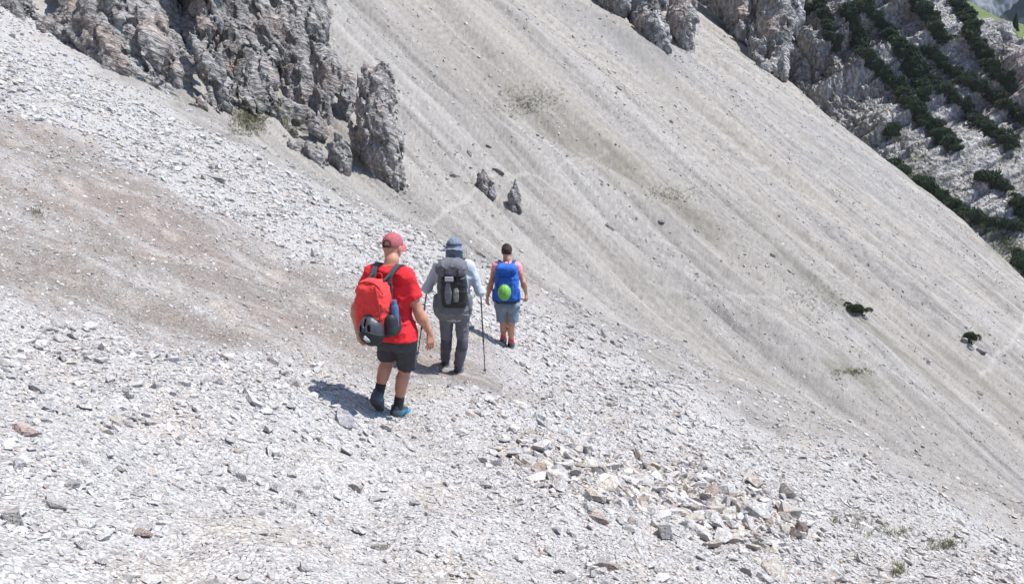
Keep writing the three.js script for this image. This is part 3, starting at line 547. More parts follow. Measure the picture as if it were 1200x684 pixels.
{
  const R = rng(99), spots = [];
  singles.forEach(([u, v, len, flat, c, label], i) => {
    const p = hit(u, v + len * 0.15), size = len / FOCAL * -p.z * 1.08, g = stoneGeos[(i * 5 + 3) % stoneGeos.length];
    const m = put(len * -p.z > 600 ? 'boulder' : 'rock', g, new THREE.MeshStandardMaterial({ color: new THREE.Color(...c), roughness: 0.92, map: groundMat.map, bumpMap: groundMat.bumpMap, bumpScale: 0.01 }));
    const n = groundNormal(p.x, p.z, size * 0.5); tq.setFromUnitVectors(up, n); tq2.setFromAxisAngle(up, (R() - 0.5) * 0.9 - 0.3); m.quaternion.copy(tq.multiply(tq2));
    m.position.copy(p).addScaledVector(n, size * flat * 0.1); m.scale.set(size, size * flat * 1.5, size * 0.8);
    tag(m, label, len * -p.z > 600 ? 'boulder' : 'rock'); spots.push([p.x, p.z, size]);
  });
  // the 240 loose stones that show largest are things of their own, the rest is rubble
  const inView = (o) => { const [u, v] = project(o.x, H(o.x, o.z), o.z); return u > 4 && u < 1196 && v > 4 && v < 676 && !spots.some(([x, z, s]) => Math.hypot(o.x - x, o.z - z) < s * 0.45 + o.s * 0.3); };
  const order = looseStones.filter(inView).sort((a, b) => b.a - a.a).slice(0, 240), own = new Set(order), mats = {};
  for (const o of order) {
    const tone = tones(o.c), where = o.pile > 0.25 ? 'stone among the tan rocks of the rubble pile' : o.s > 0.13 ? 'large angular stone bedded in rubble of smaller chips' : 'angular stone on the gravel around the trail';
    const key = tone + Math.round(o.c.r * 12), mt = mats[key] ??= new THREE.MeshStandardMaterial({ color: o.c, roughness: 0.92, map: groundMat.map, bumpMap: groundMat.bumpMap, bumpScale: 0.008 });
    const m = put('stone', stoneGeos[o.g], mt); o.m.decompose(m.position, m.quaternion, m.scale);
    tag(m, tone + ' ' + where, 'stone', tone + ' ' + where.replace('stone', 'stones'));
  }
  const byShape = stoneGeos.map(() => []);
  for (const o of looseStones) if (!own.has(o)) byShape[o.g].push(o);
  byShape.forEach((list, i) => {
    const im = new THREE.InstancedMesh(stoneGeos[i], stoneMat, list.length); im.name = numbered('rubble'); im.castShadow = im.receiveShadow = true;
    list.forEach((o, k) => { im.setMatrixAt(k, o.m); im.setColorAt(k, o.c); });
    tag(im, 'loose pale limestone chips strewn over the slope', 'rubble', 'loose rubble', 'stuff'); scene.add(im);
  });
}

// ---------- dwarf pines, a spruce, grass ----------
const needleMat = new THREE.MeshPhysicalMaterial({ vertexColors: true, roughness: 0.9, transmission: 0, side: THREE.DoubleSide });
const barkMat = plainMat(0.06, 0.045, 0.035);
function plainMat(r, g, b) { return new THREE.MeshStandardMaterial({ color: new THREE.Color(r, g, b), roughness: 0.95 }); }
// a spiky tuft of needles: a thin cone of n sides from p along dir
function tuft(pos, col, p, dir, len, r, c, R) {
  const a = Math.abs(dir.y) < 0.9 ? V(0, 1, 0) : V(1, 0, 0), s = new THREE.Vector3().crossVectors(dir, a).normalize(), t = new THREE.Vector3().crossVectors(dir, s), tip = p.clone().addScaledVector(dir, len), n = 4, o = R() * 6.28, ring = [];
  for (let i = 0; i < n; i++) { const w = o + i * 6.283 / n; ring.push(p.clone().addScaledVector(s, r * Math.cos(w)).addScaledVector(t, r * Math.sin(w)).addScaledVector(dir, len * 0.35)); }
  const k = mix(0.6, 1.35, R());
  for (let i = 0; i < n; i++) { const b = ring[(i + 1) % n]; for (const q of [ring[i], b, tip, b, ring[i], p]) { pos.push(q.x, q.y, q.z); col.push(c[0] * k, c[1] * k, c[2] * k); } }
}
function geo(pos, col) { const g = new THREE.BufferGeometry(); g.setAttribute('position', new THREE.Float32BufferAttribute(pos, 3)); g.setAttribute('color', new THREE.Float32BufferAttribute(col, 3)); g.computeVertexNormals(); return g; }
// shrub about 1 m across: several leaning leaders dressed with tufts
function pineShape(seed, tufts, r) {
  const R = rng(seed), pos = [], col = [], stems = [], lobes = [];
  for (let i = 0; i < 7; i++) { const a = R() * 6.283, q = i ? mix(0.15, 0.4, R()) : 0; lobes.push([V(Math.cos(a) * q, mix(0.16, 0.34, R()), Math.sin(a) * q), mix(0.15, 0.26, R())]); }
  for (const [c, s] of lobes) stems.push(new THREE.TubeGeometry(new THREE.CatmullRomCurve3([V(0, -0.25, 0), V(c.x * 0.6, c.y * 0.25, c.z * 0.6), c]), 6, 0.018, 5, false));
  for (let i = 0; i < tufts; i++) {
    const [c, s] = lobes[Math.floor(R() * lobes.length)], v = V(R() - 0.5, R() * 0.9 - 0.3, R() - 0.5).normalize(), p = c.clone().addScaledVector(v, s * mix(0.55, 1, Math.sqrt(R())));
    const dir = v.clone().multiplyScalar(0.7).add(V(0, 0.9, 0)).normalize();
    tuft(pos, col, p, dir, mix(0.7, 1.3, R()) * r * 3, r * mix(0.7, 1.2, R()), R() < 0.22 ? [0.06, 0.085, 0.03] : [0.028, 0.045, 0.018], R);
  }
  return [geo(pos, col), mergeGeometries(stems)];
}
const pines = [pineShape(1, 420, 0.045), pineShape(2, 420, 0.042), pineShape(3, 420, 0.048), pineShape(4, 1500, 0.026)];
let pineR = rng(31);
function pine(p, size, v, label, grp) {
  const g = group('dwarf_pine', p.x, p.y, p.z); g.scale.set(size * mix(0.85, 1.2, pineR()), size * mix(0.75, 1.1, pineR()), size * mix(0.85, 1.2, pineR())); g.rotation.y = pineR() * 6.283;
  put('crown', pines[v][0], needleMat, g); put('trunk', pines[v][1], barkMat, g);
  tag(g, label, 'shrub', grp); return g;
}
const cliffPoint = (u, v) => { for (let r = 0; r < 3; r++) for (let i = -r; i <= r; i++) for (let j = -r; j <= r; j++) { const c = cliffAt.get(binOf(u + 4 * i, v + 4 * j)); if (c) return V(c[0], c[1], c[2]); } return null; };
{
  // bands of dwarf pine down the cliff: [points u v], half width in pixels, count, where
  const bands = [
    [[[1008, 5], [1030, 28], [1062, 62], [1085, 92], [1112, 110], [1150, 145], [1190, 172]], 9, 46, 'in the longest dark band slanting down the cliff'],
    [[[1005, 50], [1024, 75], [1055, 105], [1075, 132], [1100, 155], [1118, 172]], 11, 44, 'in the dark band that ends above the bare grey slab'],
    [[[1062, 78], [1080, 95], [1085, 118]], 6, 10, 'in the short spur between two dark bands on the cliff'],
    [[[1072, 5], [1095, 30], [1105, 48]], 8, 16, 'in the dark clump under the pale crest rib'],
    [[[1118, 5], [1138, 22], [1142, 50], [1155, 68], [1172, 92], [1186, 102]], 8, 26, 'in the band below the green meadow'],
    [[[1090, 62], [1120, 88], [1155, 110], [1190, 132], [1205, 145]], 7, 24, 'in the thin band below the reddish rock'],
    [[[935, 0], [945, 15]], 8, 8, 'in the tuft on top of the craggy cliff'],
    [[[955, 2], [968, 22], [975, 45], [982, 62]], 5, 12, 'in the narrow strip down the craggy cliff'],
    [[[995, 15], [1010, 50]], 7, 9, 'on the ledge beside the craggy cliff'],
    [[[1046, 155]], 7, 5, 'in the lone clump on the bare grey slab'],
    [[[1152, 206], [1178, 222]], 5, 8, 'in the small clump low on the fluted cliff'],
    [[[1075, 212], [1105, 232], [1130, 252], [1160, 262], [1195, 268]], 5, 26, 'in the line along the foot of the cliff'],
    [[[1040, 196], [1062, 203]], 5, 8, 'in the clump at the corner of the scree edge'],
    [[[1190, 235], [1205, 262]], 4, 5, 'in the clump at the end of the cliff foot'],
    [[[1195, 300], [1204, 322]], 5, 5, 'in the lowest clump at the cliff foot'],
  ];
  const R = rng(41);
  for (const [pts, hw, n, where] of bands) for (let i = 0; i < n; i++) {
    const t = pts.length > 1 ? (i + R()) / n * (pts.length - 1) : 0, k = Math.min(Math.floor(t), Math.max(pts.length - 2, 0)), a = pts[k], b = pts[Math.min(k + 1, pts.length - 1)], f = t - k;
    const u = mix(a[0], b[0], f) + (R() + R() - 1) * hw * 0.5, v = mix(a[1], b[1], f) + (R() + R() - 1) * hw * 0.45, p = cliffPoint(u, v);
    if (p) pine(p, mix(2.2, 3.8, R()) * (p.length() / 190), i % 3, 'dark green dwarf pine ' + where, 'dwarf pines ' + where);
  }
  // the smaller shrubs that fill the bands
  const fill = [];
  for (const [pts, hw, n] of bands) for (let i = 0; i < n * 11; i++) {
    const t = pts.length > 1 ? R() * (pts.length - 1) : 0, k = Math.min(Math.floor(t), Math.max(pts.length - 2, 0)), a = pts[k], b = pts[Math.min(k + 1, pts.length - 1)], f = t - k;
    const p = cliffPoint(mix(a[0], b[0], f) + (R() + R() - 1) * hw * 0.65, mix(a[1], b[1], f) + (R() + R() - 1) * hw * 0.6);
    if (p) fill.push(new THREE.Matrix4().compose(p, new THREE.Quaternion().setFromAxisAngle(up, R() * 6.283), V(1, 1, 1).multiplyScalar(mix(1.3, 2.5, R()))));
  }
  const scrub = new THREE.InstancedMesh(pines[1][0], needleMat, fill.length); scrub.name = 'shrubbery'; scrub.castShadow = scrub.receiveShadow = true; fill.forEach((m, i) => scrub.setMatrixAt(i, m)); scene.add(scrub);
  tag(scrub, 'low dark green pine scrub filling the bands on the cliff', 'shrubbery', null, 'stuff');
  const s1 = hit(1005, 366), s2 = hit(1141, 404);
  pine(s1.clone().add(V(-0.45, 0.15, 0)), 1.6, 3, 'larger dwarf pine of the flat dark pair alone on the open scree', null); pine(s1.clone().add(V(0.5, -0.1, 0)), 1.25, 3, 'smaller dwarf pine of the flat dark pair alone on the open scree', null);
  pine(s2.clone().add(V(-0.2, 0.25, 0)), 1.7, 3, 'bushy dwarf pine growing between boulders beside the pale trail', null);
  // spruce behind the meadow
  const q = at(1188, 44, 216), sp = group('spruce_tree', q.x, q.y, q.z), pos = [], col = [];
  for (let i = 0; i < 900; i++) { const h = Math.pow(R(), 0.8), a = R() * 6.283, rr = (1 - h) * 1.5 * mix(0.6, 1, R()); tuft(pos, col, V(Math.cos(a) * rr * 0.6, h * 6 + 0.5, Math.sin(a) * rr * 0.6), V(Math.cos(a), -0.25, Math.sin(a)).normalize(), 0.15 + 0.8 * (1 - h), 0.08 + 0.12 * (1 - h), [0.02, 0.034, 0.016], R); }
  put('crown', geo(pos, col), needleMat, sp); put('trunk', new THREE.CylinderGeometry(0.05, 0.16, 7, 7).translate(0, 2.5, 0), barkMat, sp);
  tag(sp, 'dark pointed spruce at the edge of the green meadow', 'tree');
}
// grass tufts: sparse blades on the near scree, moss cushions by the crag, turf along the cliff foot
function grassAt(points, h, colour, name, label, seed) {
  const R = rng(seed), pos = [], col = [];
  for (const p of points) for (let i = 0; i < 9; i++) {
    const a = R() * 6.283, l = h * mix(0.5, 1.2, R()), b = p.clone().add(V((R() - 0.5) * h, 0, (R() - 0.5) * h)), w = h * 0.05, k = mix(0.7, 1.3, R()), dx = Math.cos(a), dz = Math.sin(a);
    for (const q of [b.clone().add(V(-dz * w, 0, dx * w)), b.clone().add(V(dz * w, 0, -dx * w)), b.clone().add(V(dx * l * 0.6, l, dz * l * 0.6))]) { pos.push(q.x, q.y, q.z); col.push(colour[0] * k, colour[1] * k, colour[2] * k); }
  }
  const g = geo(pos, col), o = put(name, g, needleMat); tag(o, label, 'grass', null, 'stuff');
}
{
  const R = rng(51), near = [], far = [], foot = [];
  const patch = (list, u, v, ru, rv, n) => { for (let i = 0; i < n; i++) { const p = hit(u + (R() + R() - 1) * ru, v + (R() + R() - 1) * rv); list.push(p); } };
  patch(near, 1045, 625, 40, 12, 40); patch(near, 1110, 640, 25, 8, 40); patch(near, 1052, 668, 10, 8, 26); patch(near, 1000, 610, 40, 8, 20); patch(near, 45, 250, 12, 10, 12);
  patch(far, 1000, 436, 26, 5, 130); patch(far, 620, 120, 45, 22, 500); patch(far, 790, 228, 40, 12, 220); patch(far, 960, 345, 45, 22, 160);
  for (let i = 0; i < 900; i++) { const t = R(), u = 1050 + 150 * t + (R() - 0.5) * 14, v = 210 + 100 * t + R() * 14 - 22, p = cliffPoint(u, v); if (p) foot.push(p.add(V((R() - 0.5) * 2, 0.1, (R() - 0.5) * 2))); }
  grassAt(near, 0.07, [0.15, 0.15, 0.07], 'grass', 'sparse dry grass blades between stones beside the rubble', 61);
  grassAt(far, 0.16, [0.12, 0.125, 0.06], 'grass', 'thin mossy grass in the runnels of the far scree', 62);
  grassAt(foot, 0.6, [0.12, 0.13, 0.055], 'grass', 'rough turf along the foot of the cliff', 63);
  const moss = []; patch(moss, 292, 140, 27, 22, 900); patch(moss, 384, 18, 7, 10, 120); patch(moss, 379, 36, 5, 8, 60);
  grassAt(moss, 0.13, [0.13, 0.12, 0.06], 'grass', 'yellow-green mossy grass at the foot of the crag', 64);
}

// ---------- the three hikers ----------
const sg = (a, b, ra, rb, cut) => ({ a, b, ra, rb, cut });               // tapered limb; cut: ends flat at b
function fieldOf(segs, k, extra) {
  const q = [0, 0, 0];
  for (const s of segs) if (s.cut) s.dir = s.b.clone().sub(s.a).normalize();
  return (x, y, z) => {
    q[0] = x; q[1] = y; q[2] = z; let f = 1e3;
    for (const s of segs) {
      let e = cone(q, s.a, s.b, s.ra, s.rb);
      if (s.cut) e = Math.max(e, (x - s.b.x) * s.dir.x + (y - s.b.y) * s.dir.y + (z - s.b.z) * s.dir.z);
      f = f > 100 ? e : smin(f, e, k);
    }
    return extra ? extra(f, x, y, z) : f;
  };
}
function boundsOf(segs, pad) {
  const lo = [1e9, 1e9, 1e9], hi = [-1e9, -1e9, -1e9];
  for (const s of segs) for (const [p, r] of [[s.a, s.ra], [s.b, s.rb]]) ['x', 'y', 'z'].forEach((c, i) => { lo[i] = Math.min(lo[i], p[c] - r - pad); hi[i] = Math.max(hi[i], p[c] + r + pad); });
  return [lo, hi];
}
const mesh3 = (segs, k, cell, paint, extra, pad = 0.03) => surface(fieldOf(segs, k, extra), ...boundsOf(segs, pad), cell, paint, 0.02);
const skinPaint = (r, g, b) => (c, x, y, z) => { const k = 1 + 0.07 * n3(x * 14, y * 14, z * 14) + 0.05 * n3b(x * 55, y * 55, z * 55), q = 0.5 + 0.5 * n3b(x * 7 + 3, y * 7, z * 7); c[0] = r * k; c[1] = g * k * mix(0.92, 1.05, q); c[2] = b * k * mix(0.86, 1.08, q); };
const flatPaint = (r, g, b, v = 0.06, f = 30) => (c, x, y, z) => { const k = 1 + v * n3(x * f, y * f, z * f) + 0.5 * v * n3b(x * f * 3, y * f * 3, z * f * 3); c[0] = r * k; c[1] = g * k; c[2] = b * k; };
const wrinkle = (x, y, z) => { const t = 1 - Math.abs(n3(x, y, z)), u = 1 - Math.abs(n3b(x * 1.9 + 7, y * 1.9, z * 1.9)); return t ** 5 + 0.45 * u ** 5; };
const folds = (amp, fx = 9, fy = 14) => (f, x, y, z) => f > 0.05 || f < -0.06 ? f : f - amp * (0.45 * n3(x * fx, y * fy * 0.7 + x * 5, z * fx) + 1.5 * wrinkle(x * fx * 0.6 + y * 3, y * fy * 0.5 - x * 4, z * fx * 0.6) - 0.3);
const clothMat = new THREE.MeshPhysicalMaterial({ vertexColors: true, roughness: 0.85, sheen: 0.25, sheenRoughness: 0.6 });
const skinMat = new THREE.MeshPhysicalMaterial({ vertexColors: true, roughness: 0.55 });
const gearMat = new THREE.MeshStandardMaterial({ vertexColors: true, roughness: 0.6 });
const plain = (r, g, b, rough = 0.7, metal = 0) => new THREE.MeshStandardMaterial({ color: new THREE.Color(r, g, b), roughness: rough, metalness: metal });
const M = { black: plain(0.018, 0.018, 0.02), strap: plain(0.035, 0.036, 0.04, 0.85), grey: plain(0.3, 0.3, 0.31), white: plain(0.75, 0.75, 0.75), metal: plain(0.5, 0.5, 0.52, 0.35, 0.9), cork: plain(0.05, 0.045, 0.04, 0.9) };
const noPaint = (g) => { g.deleteAttribute('color'); return g; };
function frame(origin, yDir, zHint) {                                    // axes: y along yDir, z near zHint
  const y = yDir.clone().normalize(), x = new THREE.Vector3().crossVectors(y, zHint).normalize(), z = new THREE.Vector3().crossVectors(x, y);
  return new THREE.Matrix4().makeBasis(x, y, z).setPosition(origin);
}
// head: y up, the face looks along -z
function headGeometry(skin, wide = 1) {
  const S = [sg(V(0, -0.035, -0.03), V(0, -0.088, -0.058), 0.056 * wide, 0.03), sg(V(-0.03, -0.05, -0.02), V(0.03, -0.05, -0.02), 0.042, 0.042), sg(V(0, 0.012, -0.094), V(0, -0.026, -0.112), 0.007, 0.013), sg(V(0, -0.05, 0.025), V(0, -0.09, 0.03), 0.05, 0.046)];
  const ell = (x, y, z, cx, cy, cz, rx, ry, rz) => { const a = (x - cx) / rx, b = (y - cy) / ry, c = (z - cz) / rz; return (Math.sqrt(a * a + b * b + c * c) - 1) * Math.min(rx, ry, rz); };
  const ex = (f, x, y, z) => {
    let e = smin(ell(x, y, z, 0, 0.022, 0.008, 0.077 * wide, 0.093, 0.098), f, 0.03);
    const ax = Math.abs(x);
    e = Math.max(e, -ell(ax, y, z, 0.032, 0.008, -0.102, 0.018, 0.012, 0.02)); e = smin(e, ell(ax, y, z, 0.031, 0.008, -0.08, 0.014, 0.011, 0.012), 0.004);
    e = smin(e, ell(ax, y, z, 0.08 * wide, -0.008, 0.012, 0.009, 0.031, 0.02), 0.012);
    e = smin(e, ell(ax, y, z, 0.012, -0.056, -0.094, 0.018, 0.007, 0.012), 0.012);
    return e;
  };
  return surface(fieldOf(S, 0.04, ex), [-0.11, -0.2, -0.14], [0.11, 0.135, 0.125], 0.006, (c, x, y, z) => {
    const k = 1 + 0.06 * n3(x * 40, y * 40, z * 40); c[0] = skin[0] * k; c[1] = skin[1] * k; c[2] = skin[2] * k;
    if (z < -0.08 && Math.abs(Math.abs(x) - 0.031) < 0.012 && Math.abs(y - 0.008) < 0.006) { c[0] = c[1] = c[2] = 0.05; }
    if (z < -0.08 && Math.abs(x) < 0.026 && Math.abs(y + 0.057) < 0.006) { c[0] *= 0.8; c[1] *= 0.5; c[2] *= 0.5; }
    if (z < -0.07 && Math.abs(Math.abs(x) - 0.032) < 0.017 && Math.abs(y - 0.031) < 0.005) { c[0] *= 0.4; c[1] *= 0.4; c[2] *= 0.4; }
  }, 0.02);
}
// hand: fingers along -y from the wrist, palm towards +z, thumb on the side of +x * side
function handGeometry(side, curl, skin, size = 1) {
  const S = [], k = size;
  const fingers = [[0.028, 0.072, 0.9], [0.009, 0.08, 1], [-0.01, 0.074, 0.95], [-0.028, 0.058, 0.8]];
  fingers.forEach(([fx, len, th], i) => {
    let p = V(fx * side * 1.12, -0.088 + Math.abs(i - 1.2) * 0.004, 0), a = curl * (0.75 + 0.12 * i) * 0.55;
    S.push(sg(V(fx * side * 0.55, -0.006, 0), p.clone(), 0.0155, 0.0135));
    for (let n = 0; n < 3; n++) {
      const l = len * [0.45, 0.32, 0.25][n], b = V(p.x + fx * side * 0.12, p.y - Math.cos(a) * l, p.z + Math.sin(a) * l);
      S.push(sg(p, b, 0.0098 * th - 0.0008 * n, 0.0092 * th - 0.0008 * n)); p = b; a += curl * [0.7, 0.6, 0][n];
    }
  });
  S.push(sg(V(0.018 * side, -0.015, 0.006), V(0.042 * side, -0.05, 0.016), 0.0155, 0.0125), sg(V(0.042 * side, -0.05, 0.016), V((0.05 - 0.01 * curl) * side, -0.078, 0.026 + 0.008 * curl), 0.0118, 0.0105), sg(V((0.05 - 0.01 * curl) * side, -0.078, 0.026 + 0.008 * curl), V((0.047 - 0.018 * curl) * side, -0.1, 0.036 + 0.01 * curl), 0.0105, 0.0085), sg(V(0, 0.035, 0), V(0, -0.01, 0), 0.026, 0.025));
  const g = mesh3(S, 0.007, 0.0042, (c, x, y, z) => { const v = 1 + 0.08 * n3(x * 60, y * 60, z * 60); c[0] = skin[0] * v; c[1] = skin[1] * v; c[2] = skin[2] * v; });
  return g.scale(k, k, k);
}
// shoe: ankle at the origin, toe along -z, sole bottom at y = -h
function shoe(parent, m, upper, sole, h = 0.1, tall = 0.03, toe = null) {
  const zh = 0.055, zt = -0.175;
  const S = [sg(V(0, -h + 0.055, zh - 0.025), V(0, -h + 0.05, -0.05), 0.044, 0.046), sg(V(0, -h + 0.05, -0.05), V(0, -h + 0.038, zt + 0.04), 0.046, 0.037), sg(V(0, -h + 0.06, 0.012), V(0, tall, 0.014), 0.047, 0.05, true), sg(V(0, -h + 0.085, -0.01), V(0, -h + 0.062, -0.09), 0.042, 0.036)];
  const g = mesh3(S, 0.03, 0.0065, (c, x, y, z) => { const w = y > -0.012 ? [0.03, 0.03, 0.034] : y < -h + 0.036 ? [0.09, 0.09, 0.095] : z > 0.02 && y < -h + 0.08 ? [0.05, 0.055, 0.06] : toe && (z < zt + 0.08 || Math.sin(z * 90 + y * 60) > 0.55) ? toe : upper, k = 1 + 0.1 * n3(x * 50, y * 50, z * 50); c[0] = w[0] * k; c[1] = w[1] * k; c[2] = w[2] * k; }, (f, x, y, z) => Math.max(f, -h + 0.018 - y));
  const o = put('shoe', g.applyMatrix4(m), gearMat, parent);
  const T = [sg(V(0, -h + 0.013, zh - 0.022), V(0, -h + 0.013, -0.05), 0.046, 0.049), sg(V(0, -h + 0.013, -0.05), V(0, -h + 0.017, zt + 0.038), 0.049, 0.042)];
  put('sole', mesh3(T, 0.02, 0.0065, flatPaint(...sole), (f, x, y, z) => Math.max(f, y + h - 0.026, -h - y + 0.006 * (Math.sin(z * 190) > 0.2 ? 1 : 0))).applyMatrix4(m), gearMat, o);
  const lace = []; for (let i = 0; i < 4; i++) { const c = new THREE.CapsuleGeometry(0.004, 0.05, 3, 6); c.rotateZ(Math.PI / 2); c.translate(0, -h + 0.118 - i * 0.008 - 0.004, -0.028 - i * 0.02); lace.push(c); }
  put('laces', mergeGeometries(lace).applyMatrix4(m), M.strap, o);
  return o;
}
// flat webbing swept along points; side gives the direction of its width
function ribbon(pts, w, th, side) {
  const cv = new THREE.CatmullRomCurve3(pts), n = pts.length * 7, pos = [], idx = [], T = V(0, 0, 0), N = V(0, 0, 0), W = V(0, 0, 0);
  for (let i = 0; i <= n; i++) {
    const t = i / n, p = cv.getPoint(t); cv.getTangent(t, T); W.copy(side).addScaledVector(T, -side.dot(T)).normalize(); N.crossVectors(T, W);
    for (const [a, b] of [[-1, -1], [1, -1], [1, 1], [-1, 1]]) pos.push(p.x + W.x * a * w / 2 + N.x * b * th / 2, p.y + W.y * a * w / 2 + N.y * b * th / 2, p.z + W.z * a * w / 2 + N.z * b * th / 2);
  }
  for (let i = 0; i < n; i++) for (let k = 0; k < 4; k++) { const a = i * 4 + k, b = i * 4 + (k + 1) % 4; idx.push(a, a + 4, b, b, a + 4, b + 4); }
  idx.push(0, 1, 2, 0, 2, 3, n * 4, n * 4 + 2, n * 4 + 1, n * 4, n * 4 + 3, n * 4 + 2);
  let g = new THREE.BufferGeometry(); g.setAttribute('position', new THREE.Float32BufferAttribute(pos, 3)); g.setIndex(idx); g = g.toNonIndexed(); g.computeVertexNormals(); return g;
}
const tube = (pts, r, n = 24) => new THREE.TubeGeometry(new THREE.CatmullRomCurve3(pts), n, r, 7, false);
const rbox = (x, y, z, w, h, d, r) => new RoundedBoxGeometry(w, h, d, 2, r).translate(x, y, z);
// soft bag: rounded box with its own top and bottom width, bulge and creases
function bag(c, hx, hy, hz, r, { top = 1, bottom = 1, bulge = 0.01, crease = 0.006, paint, cell = 0.011, cutTop = 0, extra } = {}) {
  const sd = (x, y, z) => {
    const Y = (y - c[1]) / hy, w = Y > 0 ? mix(1, top, Y * Y) : mix(1, bottom, Y * Y), px = Math.abs((x - c[0]) / w) - hx + r, py = Math.abs(y - c[1]) - hy + r, pz = Math.abs((z - c[2]) / mix(1, w, 0.5)) - hz + r;
    const ox = Math.max(px, 0), oy = Math.max(py, 0), oz = Math.max(pz, 0);
    let f = Math.sqrt(ox * ox + oy * oy + oz * oz) + Math.min(Math.max(px, py, pz), 0) - r - bulge * (1 - Math.min(1, Y * Y));
    if (Math.abs(f) < 0.06) f -= crease * (0.35 * n3(x * 9, y * 9, z * 9) + 1.4 * wrinkle(x * 6 + y * 2, y * 7 - x * 3, z * 6) - 0.3);
    return extra ? extra(f, x, y, z) : f;
  };
  const p = 0.045; return surface(sd, [c[0] - hx * Math.max(1, top, bottom) - p, c[1] - hy - p, c[2] - hz * 1.1 - p], [c[0] + hx * Math.max(1, top, bottom) + p, c[1] + hy + p, c[2] + hz * 1.1 + p], cell, paint, 0.025);
}
// skeleton -> limbs; J holds joints in metres from the person's base
function limbs(J, s = 1) {
  const a = {}, mid = (p, q, t) => p.clone().lerp(q, t), X = J.sR.clone().sub(J.sL).normalize(), hipR = J.hip.clone().addScaledVector(X, 0.09 * s), hipL = J.hip.clone().addScaledVector(X, -0.09 * s);
  const back = new THREE.Vector3().crossVectors(X, up).normalize();
  const chest = mid(J.sL, J.sR, 0.5).lerp(J.hip, 0.26), waist = mid(J.sL, J.sR, 0.5).lerp(J.hip, 0.72);
  a.torso = [sg(mid(J.sL, J.sR, 0.1), mid(J.sL, J.sR, 0.9), 0.062 * s, 0.062 * s), sg(chest.clone().addScaledVector(X, -0.085 * s), waist.clone().addScaledVector(X, -0.06 * s), 0.105 * s, 0.095 * s), sg(chest.clone().addScaledVector(X, 0.085 * s), waist.clone().addScaledVector(X, 0.06 * s), 0.105 * s, 0.095 * s), sg(waist, J.hip, 0.115 * s, 0.12 * s), sg(mid(J.sL, J.sR, 0.5).addScaledVector(up, 0.02), chest, 0.08 * s, 0.1 * s)];
  a.pelvis = [sg(hipL.clone().addScaledVector(up, 0.05), hipR.clone().addScaledVector(up, 0.05), 0.098 * s, 0.098 * s), sg(hipL.clone().addScaledVector(back, 0.03).addScaledVector(up, -0.03), hipR.clone().addScaledVector(back, 0.03).addScaledVector(up, -0.03), 0.1 * s, 0.1 * s)];
  a.neck = [sg(mid(J.sL, J.sR, 0.5).addScaledVector(up, 0.03), J.neck, 0.062 * s, 0.055 * s), sg(J.neck, J.head, 0.056 * s, 0.056 * s)];
  for (const c of ['L', 'R']) {
    const S = J['s' + c], E = J['e' + c], W = J['w' + c], K = J['k' + c], A = J['a' + c], hip = c === 'L' ? hipL : hipR;
    a['arm' + c] = [sg(S, mid(S, E, 0.4), 0.056 * s, 0.053 * s), sg(mid(S, E, 0.4), E, 0.053 * s, 0.038 * s)];
    a['fore' + c] = [sg(E, mid(E, W, 0.28), 0.041 * s, 0.047 * s), sg(mid(E, W, 0.28), W, 0.047 * s, 0.027 * s)];
    a['thigh' + c] = [sg(hip, K, 0.092 * s, 0.06 * s)];
    const cb = mid(K, A, 0.28).addScaledVector(back, 0.02);
    a['calf' + c] = [sg(K, A, 0.057 * s, 0.038 * s), sg(cb, mid(K, A, 0.52).addScaledVector(back, 0.012), 0.057 * s, 0.05 * s)];
    a['foot' + c] = [sg(A, A.clone().addScaledVector(up, -0.04), 0.038, 0.04)];
  }
  a.back = back; a.X = X; a.chest = chest; a.waist = waist; a.mid = mid;
  return a;
}
function person(J0, base, s, skin, { label, hands, headUp, headFace, headSize = 1, wide = 1 }) {
  const g = group('person', base.x, base.y, base.z), J = {};
  for (const k in J0) J[k] = J0[k].clone().sub(base);
  const a = limbs(J, s);
  const body = mesh3([...a.torso, ...a.pelvis, ...a.neck, ...a.armL, ...a.armR, ...a.foreL, ...a.foreR, ...a.thighL, ...a.thighR, ...a.calfL, ...a.calfR, ...a.footL, ...a.footR], 0.035, 0.0115, skinPaint(...skin));
  const hm = frame(J.head, headUp, headFace.clone().negate()).scale(V(headSize, headSize, headSize));
  const geos = [body, headGeometry(skin, wide).applyMatrix4(hm)];
  for (const c of ['L', 'R']) { const h = hands[c], side = c === 'R' ? -1 : 1; geos.push(handGeometry(h.thumb ?? side, h.curl, skin, h.size ?? s).applyMatrix4(frame(J['w' + c], h.dir.clone().negate(), h.palm))); }
  put('body', mergeGeometries(geos), skinMat, g);
  tag(g, label, 'person');
  return { g, J, a, hm };
}
const DEG = Math.PI / 180;
// places a pack: origin at the middle of the shoulders, x to the wearer's right, z out of the back
function packGroup(name, sL, sR, hip, extra) {
  const o = sL.clone().lerp(sR, 0.5), x = sR.clone().sub(sL).setY(0).normalize(), yy = o.clone().sub(hip).normalize(), g = group(name, o.x, o.y, o.z);
  const z = new THREE.Vector3().crossVectors(x, yy).normalize(), y = new THREE.Vector3().crossVectors(z, x); g.quaternion.setFromRotationMatrix(new THREE.Matrix4().makeBasis(x, y, z)); return g;
}
function straps(g, hw, w, mat, reach = 0.42, zb = 0.1) {
  for (const s of [-1, 1]) put('shoulder_strap', ribbon([V(s * 0.075, -0.04, zb + 0.055), V(s * 0.09, 0.03, zb + 0.02), V(s * 0.105, 0.088, 0.045), V(s * 0.11, 0.1, 0.0), V(s * 0.112, 0.078, -0.06), V(s * 0.11, -0.02, -0.13), V(s * 0.115, -0.14, -0.14), V(s * 0.15, -0.28, -0.1), V(s * hw, -reach, 0.02), V(s * hw * 0.9, -reach - 0.02, zb + 0.03)], w, 0.013, V(1, 0, 0)), mat, g);
}
